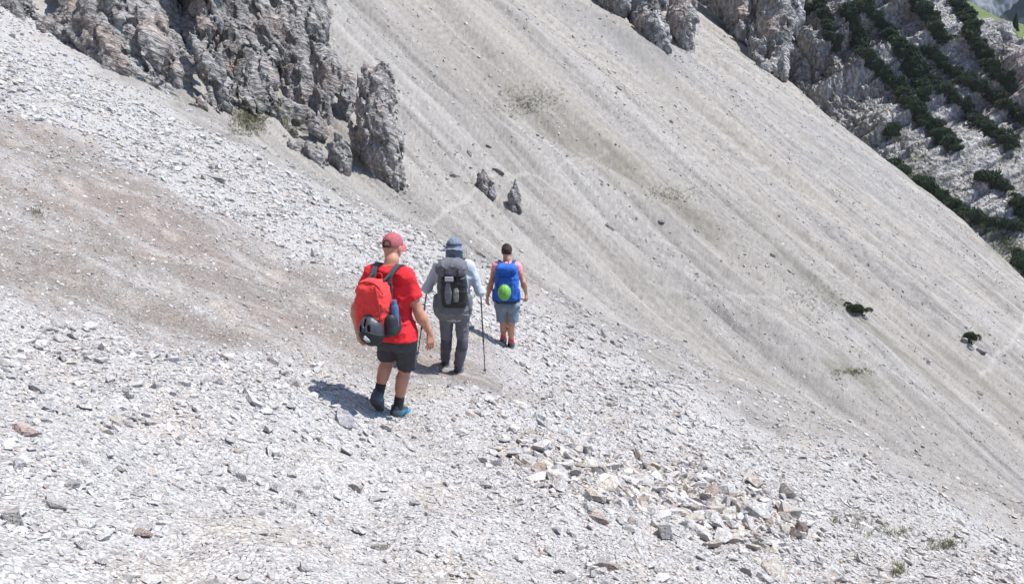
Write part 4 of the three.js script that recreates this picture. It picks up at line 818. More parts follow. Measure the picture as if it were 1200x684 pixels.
// trekking pole from its grip top to its tip
function pole(top, tip, label) {
  const g = group('trekking_pole', tip.x, tip.y, tip.z), L = top.distanceTo(tip), dir = top.clone().sub(tip).normalize();
  g.quaternion.setFromUnitVectors(up, dir);
  put('shaft', mergeGeometries([new THREE.CylinderGeometry(0.009, 0.009, L * 0.52, 10).translate(0, L * 0.62, 0), new THREE.CylinderGeometry(0.0075, 0.006, L * 0.36, 10).translate(0, 0.03 + L * 0.18, 0)]), plain(0.03, 0.03, 0.035, 0.4), g);
  put('clamp', new THREE.CylinderGeometry(0.013, 0.012, 0.04, 10).translate(0, L * 0.37, 0), M.black, g);
  put('grip', new THREE.LatheGeometry([[0.009, -0.2], [0.015, -0.19], [0.0145, -0.1], [0.017, -0.07], [0.014, -0.03], [0.02, -0.005], [0.018, 0.01], [0, 0.014]].map(([r, y]) => new THREE.Vector2(r, y)), 12).translate(0, L, 0), M.cork, g);
  put('wrist_strap', tube([V(0, L - 0.01, 0), V(0.03, L - 0.06, 0.02), V(0.03, L - 0.13, 0.02), V(0.005, L - 0.1, 0.022), V(0, L - 0.02, 0.01)], 0.005), M.strap, g);
  put('basket', new THREE.CylinderGeometry(0.026, 0.02, 0.008, 14).translate(0, 0.06, 0), M.black, g);
  put('tip', new THREE.CylinderGeometry(0.0065, 0.003, 0.05, 8).translate(0, 0.02, 0), M.metal, g);
  tag(g, label, 'pole'); return g;
}
// helmet: shell open at the bottom, crown along +z
function helmetShell(r, paint, vents = true) {
  return surface((x, y, z) => {
    const e = (Math.sqrt((x / 0.86) ** 2 + (y / 1.08) ** 2 + (z / 0.95) ** 2) - r), inner = e + 0.018;
    let f = Math.max(e - 0.004 * Math.abs(Math.sin(x / r * 5.5)), -inner, -z - 0.01);
    if (vents) for (const [vx, vy] of [[0.3, 0.25], [-0.3, 0.25], [0.3, -0.3], [-0.3, -0.3], [0, 0.62]]) f = Math.max(f, 0.022 - Math.sqrt(((x - vx * r) * 1.6) ** 2 + ((y - vy * r) * 0.62) ** 2));
    return f;
  }, [-r * 1.1, -r * 1.3, -0.03], [r * 1.1, r * 1.3, r * 1.15], 0.0065, paint, 0.03);
}

// --- hiker in the red shirt ---
{
  const D = 6.6, P = (u, v, dd = 0) => at(u, v, D + dd), yaw = 24 * DEG, fw = V(Math.sin(yaw), 0, -Math.cos(yaw)), rt = V(Math.cos(yaw), 0, Math.sin(yaw));
  const sc = P(456, 322), hip = P(464, 392, 0.0);
  const footR = hit(468, 489), footL = hit(446, 479);
  const J = { hip, sL: sc.clone().addScaledVector(rt, -0.185), sR: sc.clone().addScaledVector(rt, 0.185), neck: P(459, 305, 0.02), head: P(460, 289, 0.08) };
  J.eR = P(490.5, 366, -0.06); J.wR = P(503.5, 390, -0.02); J.eL = P(417, 361, 0.06); J.wL = P(419, 388, 0.16);
  J.aR = footR.clone().add(V(-0.02, 0.088, -0.02)); J.aL = footL.clone().add(V(0, 0.19, 0.1));
  J.kR = P(475, 429, 0.14); J.kL = P(455, 420, 0.16);
  const base = V(hip.x, H(hip.x, -D), -D), skin = [0.45, 0.21, 0.13];
  const headUp = V(0.1, 0.9, -0.25), headFace = V(0.34, -0.38, -0.9).normalize();
  const { g, J: K, a, hm } = person(J, base, 1.02, skin, { label: 'person in red t-shirt, faded red cap and dark shorts walking with bare arms', hands: { R: { dir: V(0.05, -1, 0.0), palm: V(-0.75, 0, -0.65), curl: 0.38, size: 1.04 }, L: { dir: V(0.12, -1, -0.1), palm: V(0.8, 0, -0.5), curl: 0.6, size: 1.04 } }, headUp, headFace, headSize: 1.04 });
  const up_ = (l, n) => l.map((s) => sg(s.a, s.b, s.ra + n, s.rb + n));
  const sl = (c) => { const E = a.mid(K['s' + c], K['e' + c], 0.62); return [sg(K['s' + c], E, 0.076, 0.074, true)]; };
  const shirtSegs = [...up_(a.torso, 0.009), ...up_(a.pelvis, 0.02), ...sl('L'), ...sl('R'), sg(a.waist, K.hip.clone().addScaledVector(up, -0.02), 0.128, 0.14)];
  put('t_shirt', mesh3(shirtSegs, 0.05, 0.0105, flatPaint(0.62, 0.012, 0.02, 0.05), (f, x, y, z) => Math.max(folds(0.0065)(f, x, y, z), K.hip.y - 0.035 - y + 0.01 * n3(x * 9, 3, z * 9)), 0.04), clothMat, g);
  const th = (c, t, r) => [sg(a.mid(K.hip, K['k' + c], 0.12).addScaledVector(a.X, c === 'R' ? 0.085 : -0.085), a.mid(K.hip, K['k' + c], t).addScaledVector(a.X, c === 'R' ? 0.015 : -0.015), 0.106, r, true)];
  const sh = put('shorts', mesh3([...up_(a.pelvis, 0.012), ...th('L', 0.93, 0.09), ...th('R', 0.98, 0.092)], 0.035, 0.0105, flatPaint(0.035, 0.035, 0.04, 0.1), (f, x, y, z) => Math.max(folds(0.007, 10, 8)(f, x, y, z), y - K.hip.y - 0.015), 0.04), clothMat, g);
  { const m = new THREE.BoxGeometry(0.012, 0.024, 0.004), lp = a.mid(K.hip, K.kR, 0.8).addScaledVector(a.back, 0.085).addScaledVector(a.X, 0.075); m.rotateY(0.5); m.translate(lp.x, lp.y, lp.z); put('logo', m, plain(0.6, 0.62, 0.2), sh); }
  for (const c of ['L', 'R']) put('sock', mesh3([sg(K['a' + c].clone().addScaledVector(up, -0.03), a.mid(K['a' + c], K['k' + c], 0.3), 0.047, 0.05, true)], 0.01, 0.009, flatPaint(0.02, 0.02, 0.022, 0.12, 60)), clothMat, g);
  const shoeM = (A, toe, pitch) => { const z = toe.clone().negate().normalize(), m = frame(A, up, z), e = new THREE.Matrix4().makeRotationX(pitch); return m.multiply(e); };
  shoe(g, shoeM(K.aR, V(0.72, -0.12, -0.68), -0.1), [0.02, 0.11, 0.16], [0.06, 0.06, 0.062], 0.1, 0.03, [0.035, 0.2, 0.28]);
  shoe(g, shoeM(K.aL, V(0.25, 0, -0.97), -0.85), [0.02, 0.11, 0.16], [0.06, 0.06, 0.062], 0.1, 0.03, [0.035, 0.2, 0.28]);
  // cap, worn forward, with the strap opening over the back of the head
  const cap = surface((x, y, z) => {
    const e = (Math.sqrt((x / 0.087) ** 2 + ((y - 0.026) / 0.1) ** 2 + ((z - 0.006) / 0.108) ** 2) - 1) * 0.087;
    let f = Math.max(e, 0.012 - y - 0.035 * (z / 0.1));
    f = Math.max(f, -(Math.sqrt((x / 0.036) ** 2 + ((y - 0.006) / 0.036) ** 2 + ((z - 0.115) / 0.06) ** 2) - 1) * 0.033);
    const bz = (z + 0.085) / 0.095, bx = x / 0.078, by = y - 0.022 + 0.9 * x * x / 0.09 + 0.25 * (z + 0.08) * -1 * -1;
    const brim = Math.max((Math.sqrt(bx * bx + bz * bz) - 1) * 0.078, Math.abs(by) - 0.0095, z + 0.06);
    return Math.min(f, brim);
  }, [-0.11, -0.03, -0.21], [0.11, 0.15, 0.14], 0.0055, flatPaint(0.34, 0.085, 0.095, 0.14, 25), 0.02).applyMatrix4(hm);
  const capM = put('cap', cap, clothMat, g);
  put('cap_strap', ribbon([-0.46, -0.23, 0, 0.23, 0.46].map((t) => V(0.09 * Math.sin(t), -0.016, 0.004 + 0.108 * Math.cos(t))), 0.019, 0.006, V(0, 1, 0)).applyMatrix4(hm), plain(0.02, 0.018, 0.018, 0.85), capM);
  put('cap_trim', tube([0, 0.5, 1, 1.57, 2.14, 2.64, 3.14].map((t) => { const x = 0.037 * Math.cos(t), y = -0.004 + 0.044 * Math.sin(t); return V(x, y, 0.007 + 0.108 * Math.sqrt(1 - (x / 0.087) ** 2 - ((y - 0.026) / 0.1) ** 2)); }), 0.0045).applyMatrix4(hm), plain(0.06, 0.02, 0.022, 0.85), capM);
  put('cap_button', new THREE.SphereGeometry(0.008, 8, 6).translate(0, 0.127, 0.006).applyMatrix4(hm), plain(0.33, 0.07, 0.08, 0.85), capM);

  // red backpack
  const W = (v) => v.clone();
  const bp = packGroup('backpack', W(J.sL), W(J.sR), W(hip));
  tag(bp, 'bright red backpack with dark side pocket on the back of the red-shirted hiker', 'backpack');
  const red = [0.66, 0.038, 0.036], redP = (c, x, y, z) => { const k = 1 + 0.06 * n3(x * 30, y * 30, z * 30), low = y < -0.42 ? 0.75 : 1; c[0] = red[0] * k * low; c[1] = red[1] * k * low * (low < 1 ? 0.6 : 1); c[2] = red[2] * k * low; };
  const zc = 0.235;
  const bm = put('main_bag', bag([-0.02, -0.255, zc], 0.155, 0.265, 0.105, 0.085, { top: 0.72, bottom: 0.9, paint: redP, crease: 0.009 }), clothMat, bp);
  put('back_panel', rbox(-0.01, -0.25, 0.135, 0.25, 0.46, 0.03, 0.014), M.strap, bp);
  put('seam_tape', tube([V(-0.15, -0.1, zc + 0.06), V(-0.11, -0.025, zc + 0.07), V(-0.02, 0.0, zc + 0.07), V(0.07, -0.025, zc + 0.07), V(0.12, -0.1, zc + 0.06)], 0.006), plain(0.3, 0.02, 0.015, 0.8), bm);
  put('front_seam', tube([V(0.06, -0.03, zc + 0.085), V(0.1, -0.15, zc + 0.11), V(0.11, -0.3, zc + 0.11), V(0.09, -0.44, zc + 0.09)], 0.006), plain(0.34, 0.025, 0.018, 0.8), bm);
  put('logo', mergeGeometries([rbox(0.03, -0.045, zc + 0.113, 0.03, 0.006, 0.003, 0.001), rbox(0.034, -0.055, zc + 0.114, 0.022, 0.006, 0.003, 0.001)]), plain(0.2, 0.01, 0.01), bm);
  put('side_pocket', bag([0.155, -0.385, zc - 0.01], 0.05, 0.1, 0.075, 0.04, { paint: flatPaint(0.02, 0.02, 0.022, 0.15, 60), cell: 0.009, crease: 0.003 }), gearMat, bp);
  put('compression_strap', ribbon([V(0.13, -0.22, zc - 0.09), V(0.155, -0.235, zc), V(0.11, -0.25, zc + 0.1)], 0.016, 0.004, V(0, 1, 0)), M.strap, bp);
  put('compression_strap', ribbon([V(0.17, -0.47, zc - 0.06), V(0.16, -0.48, zc + 0.04), V(0.08, -0.46, zc + 0.11)], 0.018, 0.004, V(0, 1, 0)), M.strap, bp);
  put('haul_loop', tube([V(-0.03, -0.005, zc - 0.07), V(-0.025, 0.04, zc - 0.08), V(0.02, 0.04, zc - 0.08), V(0.03, -0.005, zc - 0.07)], 0.007), plain(0.35, 0.02, 0.02, 0.8), bp);
  straps(bp, 0.16, 0.055, plain(0.045, 0.047, 0.055, 0.85));
  put('load_strap', ribbon([V(0.085, 0.075, 0.02), V(0.09, 0.05, 0.09), V(0.08, 0.0, zc - 0.02)], 0.022, 0.006, V(1, 0, 0)), M.strap, bp);
  put('load_strap', ribbon([V(-0.085, 0.075, 0.02), V(-0.09, 0.05, 0.09), V(-0.085, 0.0, zc - 0.02)], 0.022, 0.006, V(1, 0, 0)), M.strap, bp);
  put('hip_belt', ribbon([V(-0.12, -0.47, 0.12), V(-0.185, -0.48, 0.02), V(-0.17, -0.49, -0.1), V(0, -0.5, -0.165), V(0.17, -0.49, -0.1), V(0.185, -0.48, 0.02), V(0.12, -0.47, 0.12)], 0.045, 0.012, V(0, 1, 0)), M.strap, bp);
  put('tool_loop', ribbon([V(-0.16, -0.17, zc - 0.05), V(-0.19, -0.2, zc - 0.02), V(-0.185, -0.3, zc - 0.02), V(-0.16, -0.36, zc)], 0.03, 0.014, V(0, 0, 1)), M.black, bp);
  put('buckle', rbox(-0.19, -0.19, zc - 0.03, 0.035, 0.05, 0.03, 0.008), M.black, bp);
  // bottle in the side pocket
  const wb = group('water_bottle', 0, 0, 0); bp.updateMatrixWorld(true); wb.applyMatrix4(new THREE.Matrix4().copy(bp.matrixWorld).multiply(new THREE.Matrix4().makeTranslation(0.178, -0.42, zc - 0.02)));
  put('bottle_body', new THREE.LatheGeometry([[0, 0], [0.034, 0.002], [0.037, 0.01], [0.037, 0.19], [0.03, 0.212], [0.022, 0.22]].map(([r, y]) => new THREE.Vector2(r, y)), 20), plain(0.06, 0.12, 0.24, 0.35), wb);
  put('bottle_cap', new THREE.CylinderGeometry(0.024, 0.026, 0.035, 16).translate(0, 0.236, 0), plain(0.08, 0.13, 0.22, 0.5), wb);
  tag(wb, 'blue water bottle in the side pocket of the red backpack', 'bottle');
  // helmet in its holder, low on the back of the pack
  const he = group('helmet', 0, 0, 0); he.applyMatrix4(new THREE.Matrix4().copy(bp.matrixWorld).multiply(new THREE.Matrix4().makeTranslation(0.012, -0.42, zc + 0.09)).multiply(new THREE.Matrix4().makeRotationZ(0.12)));
  put('shell', helmetShell(0.132, null), plain(0.045, 0.047, 0.052, 0.45), he);
  put('lining', new THREE.SphereGeometry(0.108, 20, 12, 0, Math.PI * 2, 0, Math.PI / 2).rotateX(Math.PI / 2).scale(0.86, 1.08, 0.9), plain(0.015, 0.015, 0.017, 0.8), he);
  const net = put('helmet_net', surface((x, y, z) => { const e = Math.sqrt((x / 0.9) ** 2 + (y / 1.1) ** 2 + (z / 0.99) ** 2) - 0.136; return Math.max(e, -(e + 0.012), y - 0.02 + 0.5 * x * x / 0.1, -z - 0.01); }, [-0.15, -0.17, -0.03], [0.15, 0.06, 0.16], 0.006, null, 0.03), M.black, he);
  const stripes = [];
  for (let i = 0; i < 3; i++) { const s = new THREE.Shape(), h = 0.026 + 0.014 * i; s.moveTo(0, 0); s.lineTo(0.014, 0); s.lineTo(0.014 - h * 0.35, h); s.lineTo(-h * 0.35, h); stripes.push(new THREE.ExtrudeGeometry(s, { depth: 0.003, bevelEnabled: false }).translate(-0.016 + i * 0.017, -0.07, 0)); }
  stripes.push(rbox(0.006, -0.083, 0.0015, 0.05, 0.007, 0.003, 0.001));
  put('logo', mergeGeometries(stripes).rotateX(0.5).translate(0.01, -0.004, 0.152), M.white, net);
  tag(he, 'dark grey helmet in a black holder on the red backpack', 'helmet');
}
// --- hiker in grey with the sun hat ---
{
  const D = 9.0, P = (u, v, dd = 0) => at(u, v, D + dd), skin = [0.47, 0.24, 0.16];
  const hip = P(532, 364), sc = P(532, 312), rt = V(1, 0, 0.02).normalize();
  const footR = hit(537, 437), footL = hit(521.5, 429);
  const J = { hip, sL: sc.clone().addScaledVector(rt, -0.19), sR: sc.clone().addScaledVector(rt, 0.19), neck: P(532, 301, 0.02), head: P(532, 291, 0.06), eL: P(500.5, 338, 0.02), wL: P(499, 334, 0.26), eR: P(562.5, 342, 0.0), wR: P(565, 338, 0.24), kL: P(523, 400, 0.08), kR: P(542, 401, 0.02) };
  J.aR = footR.clone().add(V(0, 0.088, -0.03)); J.aL = footL.clone().add(V(0, 0.088, -0.05));
  const base = V(hip.x, H(hip.x, -D), -D);
  const topL = J.wL.clone().add(V(0.03, 0.09, -0.075)), topR = J.wR.clone().add(V(-0.03, 0.09, -0.075));
  const { g, J: K, a, hm } = person(J, base, 1.0, skin, { label: 'person in pale grey long sleeves, dark trousers and blue-grey sun hat holding trekking poles', hands: { R: { dir: V(-0.1, -0.35, -0.9), palm: V(-0.95, 0.1, 0.1), curl: 1.5 }, L: { dir: V(0.1, -0.35, -0.9), palm: V(0.95, 0.1, 0.1), curl: 1.5 } }, headUp: V(0, 1, -0.15), headFace: V(0.05, -0.2, -0.97), headSize: 1 });
  const up_ = (l, n) => l.map((s) => sg(s.a, s.b, s.ra + n, s.rb + n));
  put('shirt', mesh3([...up_(a.torso, 0.02), ...['L', 'R'].flatMap((c) => [sg(K['s' + c], K['e' + c], 0.07, 0.054), sg(K['e' + c], a.mid(K['e' + c], K['w' + c], 0.88), 0.054, 0.042, true)]), sg(a.waist, K.hip.clone().addScaledVector(up, -0.08), 0.14, 0.165)], 0.045, 0.012, flatPaint(0.42, 0.45, 0.49, 0.06), (f, x, y, z) => Math.max(folds(0.005)(f, x, y, z), K.hip.y - 0.1 - y), 0.045), clothMat, g);
  put('collar', mesh3([sg(K.neck.clone().addScaledVector(up, -0.045), K.neck.clone().addScaledVector(up, 0.02), 0.085, 0.076, true)], 0.01, 0.009, flatPaint(0.4, 0.43, 0.47)), clothMat, g);
  const leg = (c) => [sg(a.mid(K.hip, K['k' + c], 0.1).addScaledVector(a.X, c === 'R' ? 0.085 : -0.085), K['k' + c], 0.098, 0.068), sg(K['k' + c], a.mid(K['k' + c], K['a' + c], 0.93), 0.068, 0.063, true), ...up_([a['calf' + c][1]], 0.014)];
  const tr = put('trousers', mesh3([...up_(a.pelvis, 0.02), ...leg('L'), ...leg('R')], 0.015, 0.0115, flatPaint(0.13, 0.127, 0.14, 0.1), folds(0.006, 10, 13), 0.045), clothMat, g);
  for (const c of ['L', 'R']) { const kp = K['k' + c]; put('knee_panel', mesh3([sg(kp.clone().add(V(0, 0.03, 0.012)), kp.clone().add(V(0, -0.05, 0.012)), 0.072, 0.07)], 0.01, 0.01, flatPaint(0.075, 0.074, 0.083, 0.1)), clothMat, tr); }
  const shoeM = (A, toe) => frame(A, V(0, 1, 0), toe.clone().negate());
  shoe(g, shoeM(K.aR, V(0.2, -0.1, -1).normalize()), [0.16, 0.15, 0.15], [0.1, 0.095, 0.09], 0.1, 0.05);
  shoe(g, shoeM(K.aL, V(0, -0.1, -1).normalize()), [0.15, 0.145, 0.145], [0.1, 0.095, 0.09], 0.1, 0.05);
  // sun hat: crown, wavy brim, neck flap
  const hatC = flatPaint(0.14, 0.17, 0.22, 0.1, 25);
  const hat = put('sun_hat', surface((x, y, z) => { const e = (Math.sqrt((x / 0.092) ** 2 + ((y - 0.03) / 0.108) ** 2 + ((z - 0.006) / 0.114) ** 2) - 1) * 0.092; return Math.max(e - 0.003 * n3(x * 20, y * 20, z * 20), -(e + 0.01), 0.025 - y); }, [-0.115, 0.0, -0.13], [0.115, 0.16, 0.14], 0.006, hatC, 0.02).applyMatrix4(hm), clothMat, g);
  put('hat_band', new THREE.TorusGeometry(0.1, 0.007, 6, 32).rotateX(Math.PI / 2).scale(0.94, 1.6, 1.16).translate(0, 0.048, 0.006).applyMatrix4(hm), plain(0.05, 0.06, 0.085, 0.9), hat);
  put('brim', surface((x, y, z) => { const r = Math.sqrt((x / 0.165) ** 2 + ((z + 0.012) / 0.175) ** 2), yy = y - 0.03 + 0.045 * r * r + 0.02 * Math.abs(x) / 0.16 * r + 0.007 * n3(x * 14, 1, z * 14); return Math.max((r - 1) * 0.15, Math.abs(yy) - 0.0055, 0.045 - Math.sqrt(x * x + z * z)); }, [-0.19, -0.08, -0.21], [0.19, 0.07, 0.19], 0.0065, hatC, 0.02).applyMatrix4(hm), clothMat, hat);
  put('neck_flap', surface((x, y, z) => { const e = Math.sqrt((x / 0.098) ** 2 + (z / 0.11) ** 2) - 1 - 0.12 * (0.02 - y) - 0.03 * n3(x * 25, y * 6, z * 25); return Math.max(Math.abs(e) * 0.098 - 0.006, y - 0.03, -0.115 - y, -z - 0.02); }, [-0.13, -0.13, -0.06], [0.13, 0.05, 0.15], 0.0065, flatPaint(0.16, 0.185, 0.23, 0.1, 25), 0.02).applyMatrix4(hm), clothMat, hat);
  const bp = packGroup('backpack', J.sL, J.sR, hip), zc = 0.25;
  tag(bp, 'large dark grey trekking backpack with black mesh front on the hiker in the sun hat', 'backpack');
  const gp = flatPaint(0.11, 0.113, 0.122, 0.1), gp2 = flatPaint(0.145, 0.147, 0.155, 0.1);
  put('main_bag', bag([0, -0.24, zc], 0.165, 0.3, 0.12, 0.08, { top: 0.85, bottom: 1.08, paint: gp, crease: 0.009 }), clothMat, bp);
  const lid = put('lid', bag([0, 0.035, zc + 0.02], 0.175, 0.105, 0.14, 0.085, { top: 0.8, bottom: 1.05, paint: gp, crease: 0.011 }), clothMat, bp);
  put('lid_zip', tube([V(-0.16, 0.0, zc + 0.13), V(-0.1, 0.045, zc + 0.155), V(0, 0.06, zc + 0.165), V(0.1, 0.045, zc + 0.155), V(0.16, 0.0, zc + 0.13)], 0.006), M.black, lid);
  put('lid_strap', ribbon([V(-0.06, 0.12, zc + 0.1), V(-0.065, 0.03, zc + 0.17), V(-0.065, -0.08, zc + 0.16), V(-0.065, -0.2, zc + 0.135)], 0.02, 0.004, V(1, 0, 0)), M.black, lid);
  put('lid_strap', ribbon([V(0.075, 0.12, zc + 0.1), V(0.08, 0.03, zc + 0.17), V(0.08, -0.08, zc + 0.16), V(0.08, -0.2, zc + 0.135)], 0.02, 0.004, V(1, 0, 0)), M.black, lid);
  put('buckle', rbox(-0.02, -0.075, zc + 0.17, 0.1, 0.055, 0.02, 0.006), plain(0.42, 0.43, 0.44), lid);
  const mp = put('mesh_pocket', bag([0.03, -0.245, zc + 0.105], 0.145, 0.19, 0.045, 0.04, { paint: flatPaint(0.012, 0.012, 0.014, 0.3, 50), crease: 0.008 }), gearMat, bp);
  put('front_panel', bag([-0.035, -0.25, zc + 0.15], 0.035, 0.13, 0.014, 0.012, { paint: gp2, cell: 0.008, crease: 0.003, top: 0.7, bottom: 0.8 }), clothMat, mp);
  put('stuffed_item', bag([0.06, -0.27, zc + 0.145], 0.028, 0.09, 0.02, 0.018, { paint: flatPaint(0.2, 0.19, 0.18, 0.3), cell: 0.008, crease: 0.006 }), clothMat, mp);
  put('bottom_bag', bag([0, -0.49, zc - 0.03], 0.215, 0.12, 0.125, 0.1, { top: 0.9, bottom: 0.93, paint: gp2, crease: 0.013 }), clothMat, bp);
  put('side_pocket', bag([-0.185, -0.42, zc - 0.02], 0.04, 0.12, 0.08, 0.035, { paint: gp, crease: 0.006 }), clothMat, bp);
  put('side_pocket', bag([0.185, -0.42, zc - 0.02], 0.04, 0.12, 0.08, 0.035, { paint: gp, crease: 0.006 }), clothMat, bp);
  for (const s of [-1, 1]) put('compression_strap', ribbon([V(s * 0.17, -0.18, zc - 0.1), V(s * 0.185, -0.2, zc), V(s * 0.13, -0.22, zc + 0.12)], 0.016, 0.004, V(0, 1, 0)), M.black, bp);
  put('haul_loop', tube([V(-0.03, 0.13, zc - 0.1), V(-0.025, 0.165, zc - 0.11), V(0.025, 0.165, zc - 0.11), V(0.03, 0.13, zc - 0.1)], 0.007), M.black, bp);
  straps(bp, 0.17, 0.06, M.strap); put('back_panel', rbox(0, -0.25, 0.135, 0.28, 0.5, 0.03, 0.014), M.strap, bp);
  const tipR = hit(568.5, 438.5), tipL = hit(489, 419);
  pole(topR, tipR.add(V(0, 0.005, 0)), 'black trekking pole planted on the gravel beside the blue-pack hiker');
  pole(topL, tipL.add(V(0, 0.005, 0)), 'black trekking pole partly hidden behind the arm of the red-shirted hiker');
}
// --- hiker with the blue pack ---
{
  const D = 11.25, P = (u, v, dd = 0) => at(u, v, D + dd), skin = [0.47, 0.245, 0.16];
  const hip = P(594.5, 355), sc = P(594, 312.5), rt = V(1, 0, 0.04).normalize();
  const footR = hit(599, 407.5), footL = hit(590, 403);
  const J = { hip, sL: sc.clone().addScaledVector(rt, -0.165), sR: sc.clone().addScaledVector(rt, 0.165), neck: P(594, 302.5, 0.01), head: P(594, 294.5, 0.04), eL: P(575, 333, -0.04), wL: P(571, 348, 0.05), eR: P(613.5, 331, -0.04), wR: P(616.5, 343.5, 0.06), kL: P(590, 378, 0.06), kR: P(599, 380, 0.0) };
  J.aR = footR.clone().add(V(0, 0.083, -0.03)); J.aL = footL.clone().add(V(0, 0.083, -0.04));
  const base = V(hip.x, H(hip.x, -D), -D);
  const { g, J: K, a, hm } = person(J, base, 0.92, skin, { label: 'person with pinned-up dark hair, coral top, blue-grey shorts and red socks', hands: { R: { dir: V(0.1, -1, 0), palm: V(-0.8, 0, -0.6), curl: 0.6 }, L: { dir: V(-0.05, -1, -0.05), palm: V(0.8, 0, -0.6), curl: 0.6 } }, headUp: V(0, 1, -0.2), headFace: V(0.12, -0.22, -0.97), headSize: 0.95 });
  const up_ = (l, n) => l.map((s) => sg(s.a, s.b, s.ra + n, s.rb + n));
  put('sleeveless_top', mesh3([...up_(a.torso, 0.014), ...['L', 'R'].map((c) => sg(K['s' + c].clone().addScaledVector(up, 0.004), a.mid(K['s' + c], K['e' + c], 0.26), 0.064, 0.063, true)), sg(a.waist, K.hip, 0.125, 0.135)], 0.045, 0.011, flatPaint(0.75, 0.26, 0.26, 0.05), (f, x, y, z) => Math.max(folds(0.005)(f, x, y, z), K.hip.y + 0.05 - y), 0.04), clothMat, g);
  const th = (c) => sg(a.mid(K.hip, K['k' + c], 0.1).addScaledVector(a.X, c === 'R' ? 0.085 : -0.085), a.mid(K.hip, K['k' + c], 0.88).addScaledVector(a.X, c === 'R' ? 0.03 : -0.03), 0.1, 0.086, true);
  put('shorts', mesh3([...up_(a.pelvis, 0.026), th('L'), th('R')], 0.015, 0.0105, flatPaint(0.17, 0.215, 0.265, 0.07), (f, x, y, z) => Math.max(folds(0.007, 10, 8)(f, x, y, z), y - K.hip.y - 0.1, y < K.hip.y - 0.1 ? 0.004 + 0.09 * (K.hip.y - 0.1 - y) - Math.abs(x - (K.kL.x + K.kR.x) / 2) : -1), 0.04), clothMat, g);
  for (const c of ['L', 'R']) put('sock', mesh3([sg(K['a' + c].clone().addScaledVector(up, -0.03), a.mid(K['a' + c], K['k' + c], 0.28), 0.046, 0.049, true)], 0.01, 0.009, flatPaint(0.55, 0.09, 0.1, 0.1, 60)), clothMat, g);
  const shoeM = (A, toe) => frame(A, V(0, 1, 0), toe.clone().negate());
  shoe(g, shoeM(K.aR, V(0.12, -0.1, -1).normalize()), [0.2, 0.2, 0.21], [0.12, 0.12, 0.12], 0.095, 0.02);
  shoe(g, shoeM(K.aL, V(-0.05, -0.1, -1).normalize()), [0.2, 0.2, 0.21], [0.12, 0.12, 0.12], 0.095, 0.02);
  const hairP = flatPaint(0.035, 0.019, 0.014, 0.35, 60);
  const hair = put('hair', surface((x, y, z) => { const e = (Math.sqrt((x / 0.087) ** 2 + ((y - 0.026) / 0.103) ** 2 + ((z - 0.012) / 0.108) ** 2) - 1) * 0.087 - 0.004 * n3(x * 12, y * 45, z * 12); return Math.max(e, -0.055 - y, -(z + 0.055) - 0.6 * (y - 0.05)); }, [-0.11, -0.08, -0.12], [0.11, 0.15, 0.14], 0.006, hairP, 0.02).applyMatrix4(hm), clothMat, g);
  put('bun', surface((x, y, z) => Math.sqrt((x / 1.15) ** 2 + y * y + z * z) - 0.042 - 0.005 * n3(x * 40, y * 25, z * 40), [-0.07, -0.06, -0.06], [0.07, 0.06, 0.06], 0.006, hairP, 0.02).translate(0, 0.088, 0.06).applyMatrix4(hm), clothMat, hair);
  put('wristband', new THREE.TorusGeometry(0.03, 0.007, 6, 20).applyMatrix4(frame(K.wL.clone().lerp(K.eL, 0.12), V(0, 0, 1), K.eL.clone().sub(K.wL))), plain(0.35, 0.33, 0.32, 0.5), g);
  const bp = packGroup('backpack', J.sL, J.sR, hip), zc = 0.22, blue = flatPaint(0.012, 0.1, 0.42, 0.08), blue2 = flatPaint(0.012, 0.075, 0.32, 0.08);
  tag(bp, 'bright blue backpack on the hiker with pinned-up hair', 'backpack');
  const bm = put('main_bag', bag([0.005, -0.235, zc], 0.17, 0.27, 0.1, 0.075, { top: 0.86, bottom: 1.02, paint: blue, crease: 0.009 }), clothMat, bp);
  put('lid', bag([0.005, 0.015, zc + 0.015], 0.15, 0.07, 0.115, 0.06, { top: 0.88, paint: blue, crease: 0.007 }), clothMat, bp);
  put('front_pocket', bag([0.0, -0.26, zc + 0.1], 0.11, 0.17, 0.03, 0.028, { paint: blue2, crease: 0.006 }), clothMat, bp);
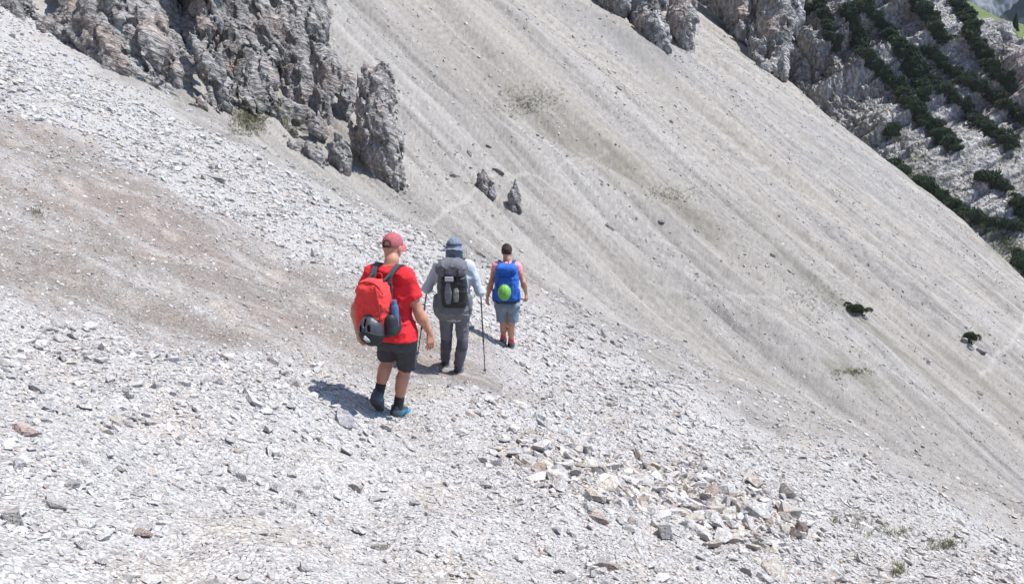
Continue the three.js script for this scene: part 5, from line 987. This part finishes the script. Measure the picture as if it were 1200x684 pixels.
  for (const s of [-1, 1]) { put('side_pocket', bag([s * 0.17, -0.4, zc - 0.01], 0.035, 0.1, 0.07, 0.03, { paint: blue2, cell: 0.009, crease: 0.005 }), clothMat, bp); put('compression_strap', ribbon([V(s * 0.15, -0.1, zc - 0.09), V(s * 0.185, -0.13, zc), V(s * 0.11, -0.17, zc + 0.12)], 0.016, 0.004, V(0, 1, 0)), M.strap, bp); put('lid_strap', ribbon([V(s * 0.085, 0.075, zc + 0.08), V(s * 0.09, 0.0, zc + 0.14), V(s * 0.09, -0.1, zc + 0.135)], 0.016, 0.004, V(1, 0, 0)), plain(0.01, 0.04, 0.16, 0.8), bm); }
  put('hip_belt', ribbon([V(-0.13, -0.48, 0.11), V(-0.18, -0.485, 0.02), V(-0.15, -0.49, -0.1), V(0, -0.5, -0.15), V(0.15, -0.49, -0.1), V(0.18, -0.485, 0.02), V(0.13, -0.48, 0.11)], 0.05, 0.012, V(0, 1, 0)), M.black, bp);
  put('bottom_panel', bag([0.005, -0.485, zc - 0.01], 0.16, 0.035, 0.09, 0.03, { paint: flatPaint(0.02, 0.025, 0.05, 0.1), crease: 0.004 }), clothMat, bp);
  put('haul_loop', tube([V(-0.03, 0.07, zc - 0.09), V(-0.025, 0.11, zc - 0.1), V(0.025, 0.11, zc - 0.1), V(0.03, 0.07, zc - 0.09)], 0.007), M.strap, bp);
  straps(bp, 0.15, 0.05, plain(0.02, 0.06, 0.2, 0.85)); put('back_panel', rbox(0, -0.25, 0.12, 0.26, 0.44, 0.03, 0.014), M.strap, bp);
  bp.updateMatrixWorld(true);
  const he = group('helmet', 0, 0, 0); he.applyMatrix4(new THREE.Matrix4().copy(bp.matrixWorld).multiply(new THREE.Matrix4().makeTranslation(-0.02, -0.325, zc + 0.118)));
  put('shell', helmetShell(0.116, null, false), plain(0.13, 0.36, 0.055, 0.5), he);
  put('lining', new THREE.SphereGeometry(0.095, 20, 12, 0, Math.PI * 2, 0, Math.PI / 2).rotateX(Math.PI / 2).scale(0.86, 1.08, 0.9), plain(0.12, 0.36, 0.06, 0.8), he);
  for (const s of [-1, 1]) put('chin_strap', ribbon([V(s * 0.1, 0.02, 0.0), V(s * 0.12, 0.08, -0.01), V(s * 0.1, 0.15, -0.01)], 0.014, 0.003, V(0, 0, 1)), M.strap, he);
  tag(he, 'lime green helmet strapped to the blue backpack', 'helmet');
}

scene.fog = new THREE.FogExp2(new THREE.Color(0.62, 0.72, 0.9), 0.00007);
renderer.render(scene, camera);
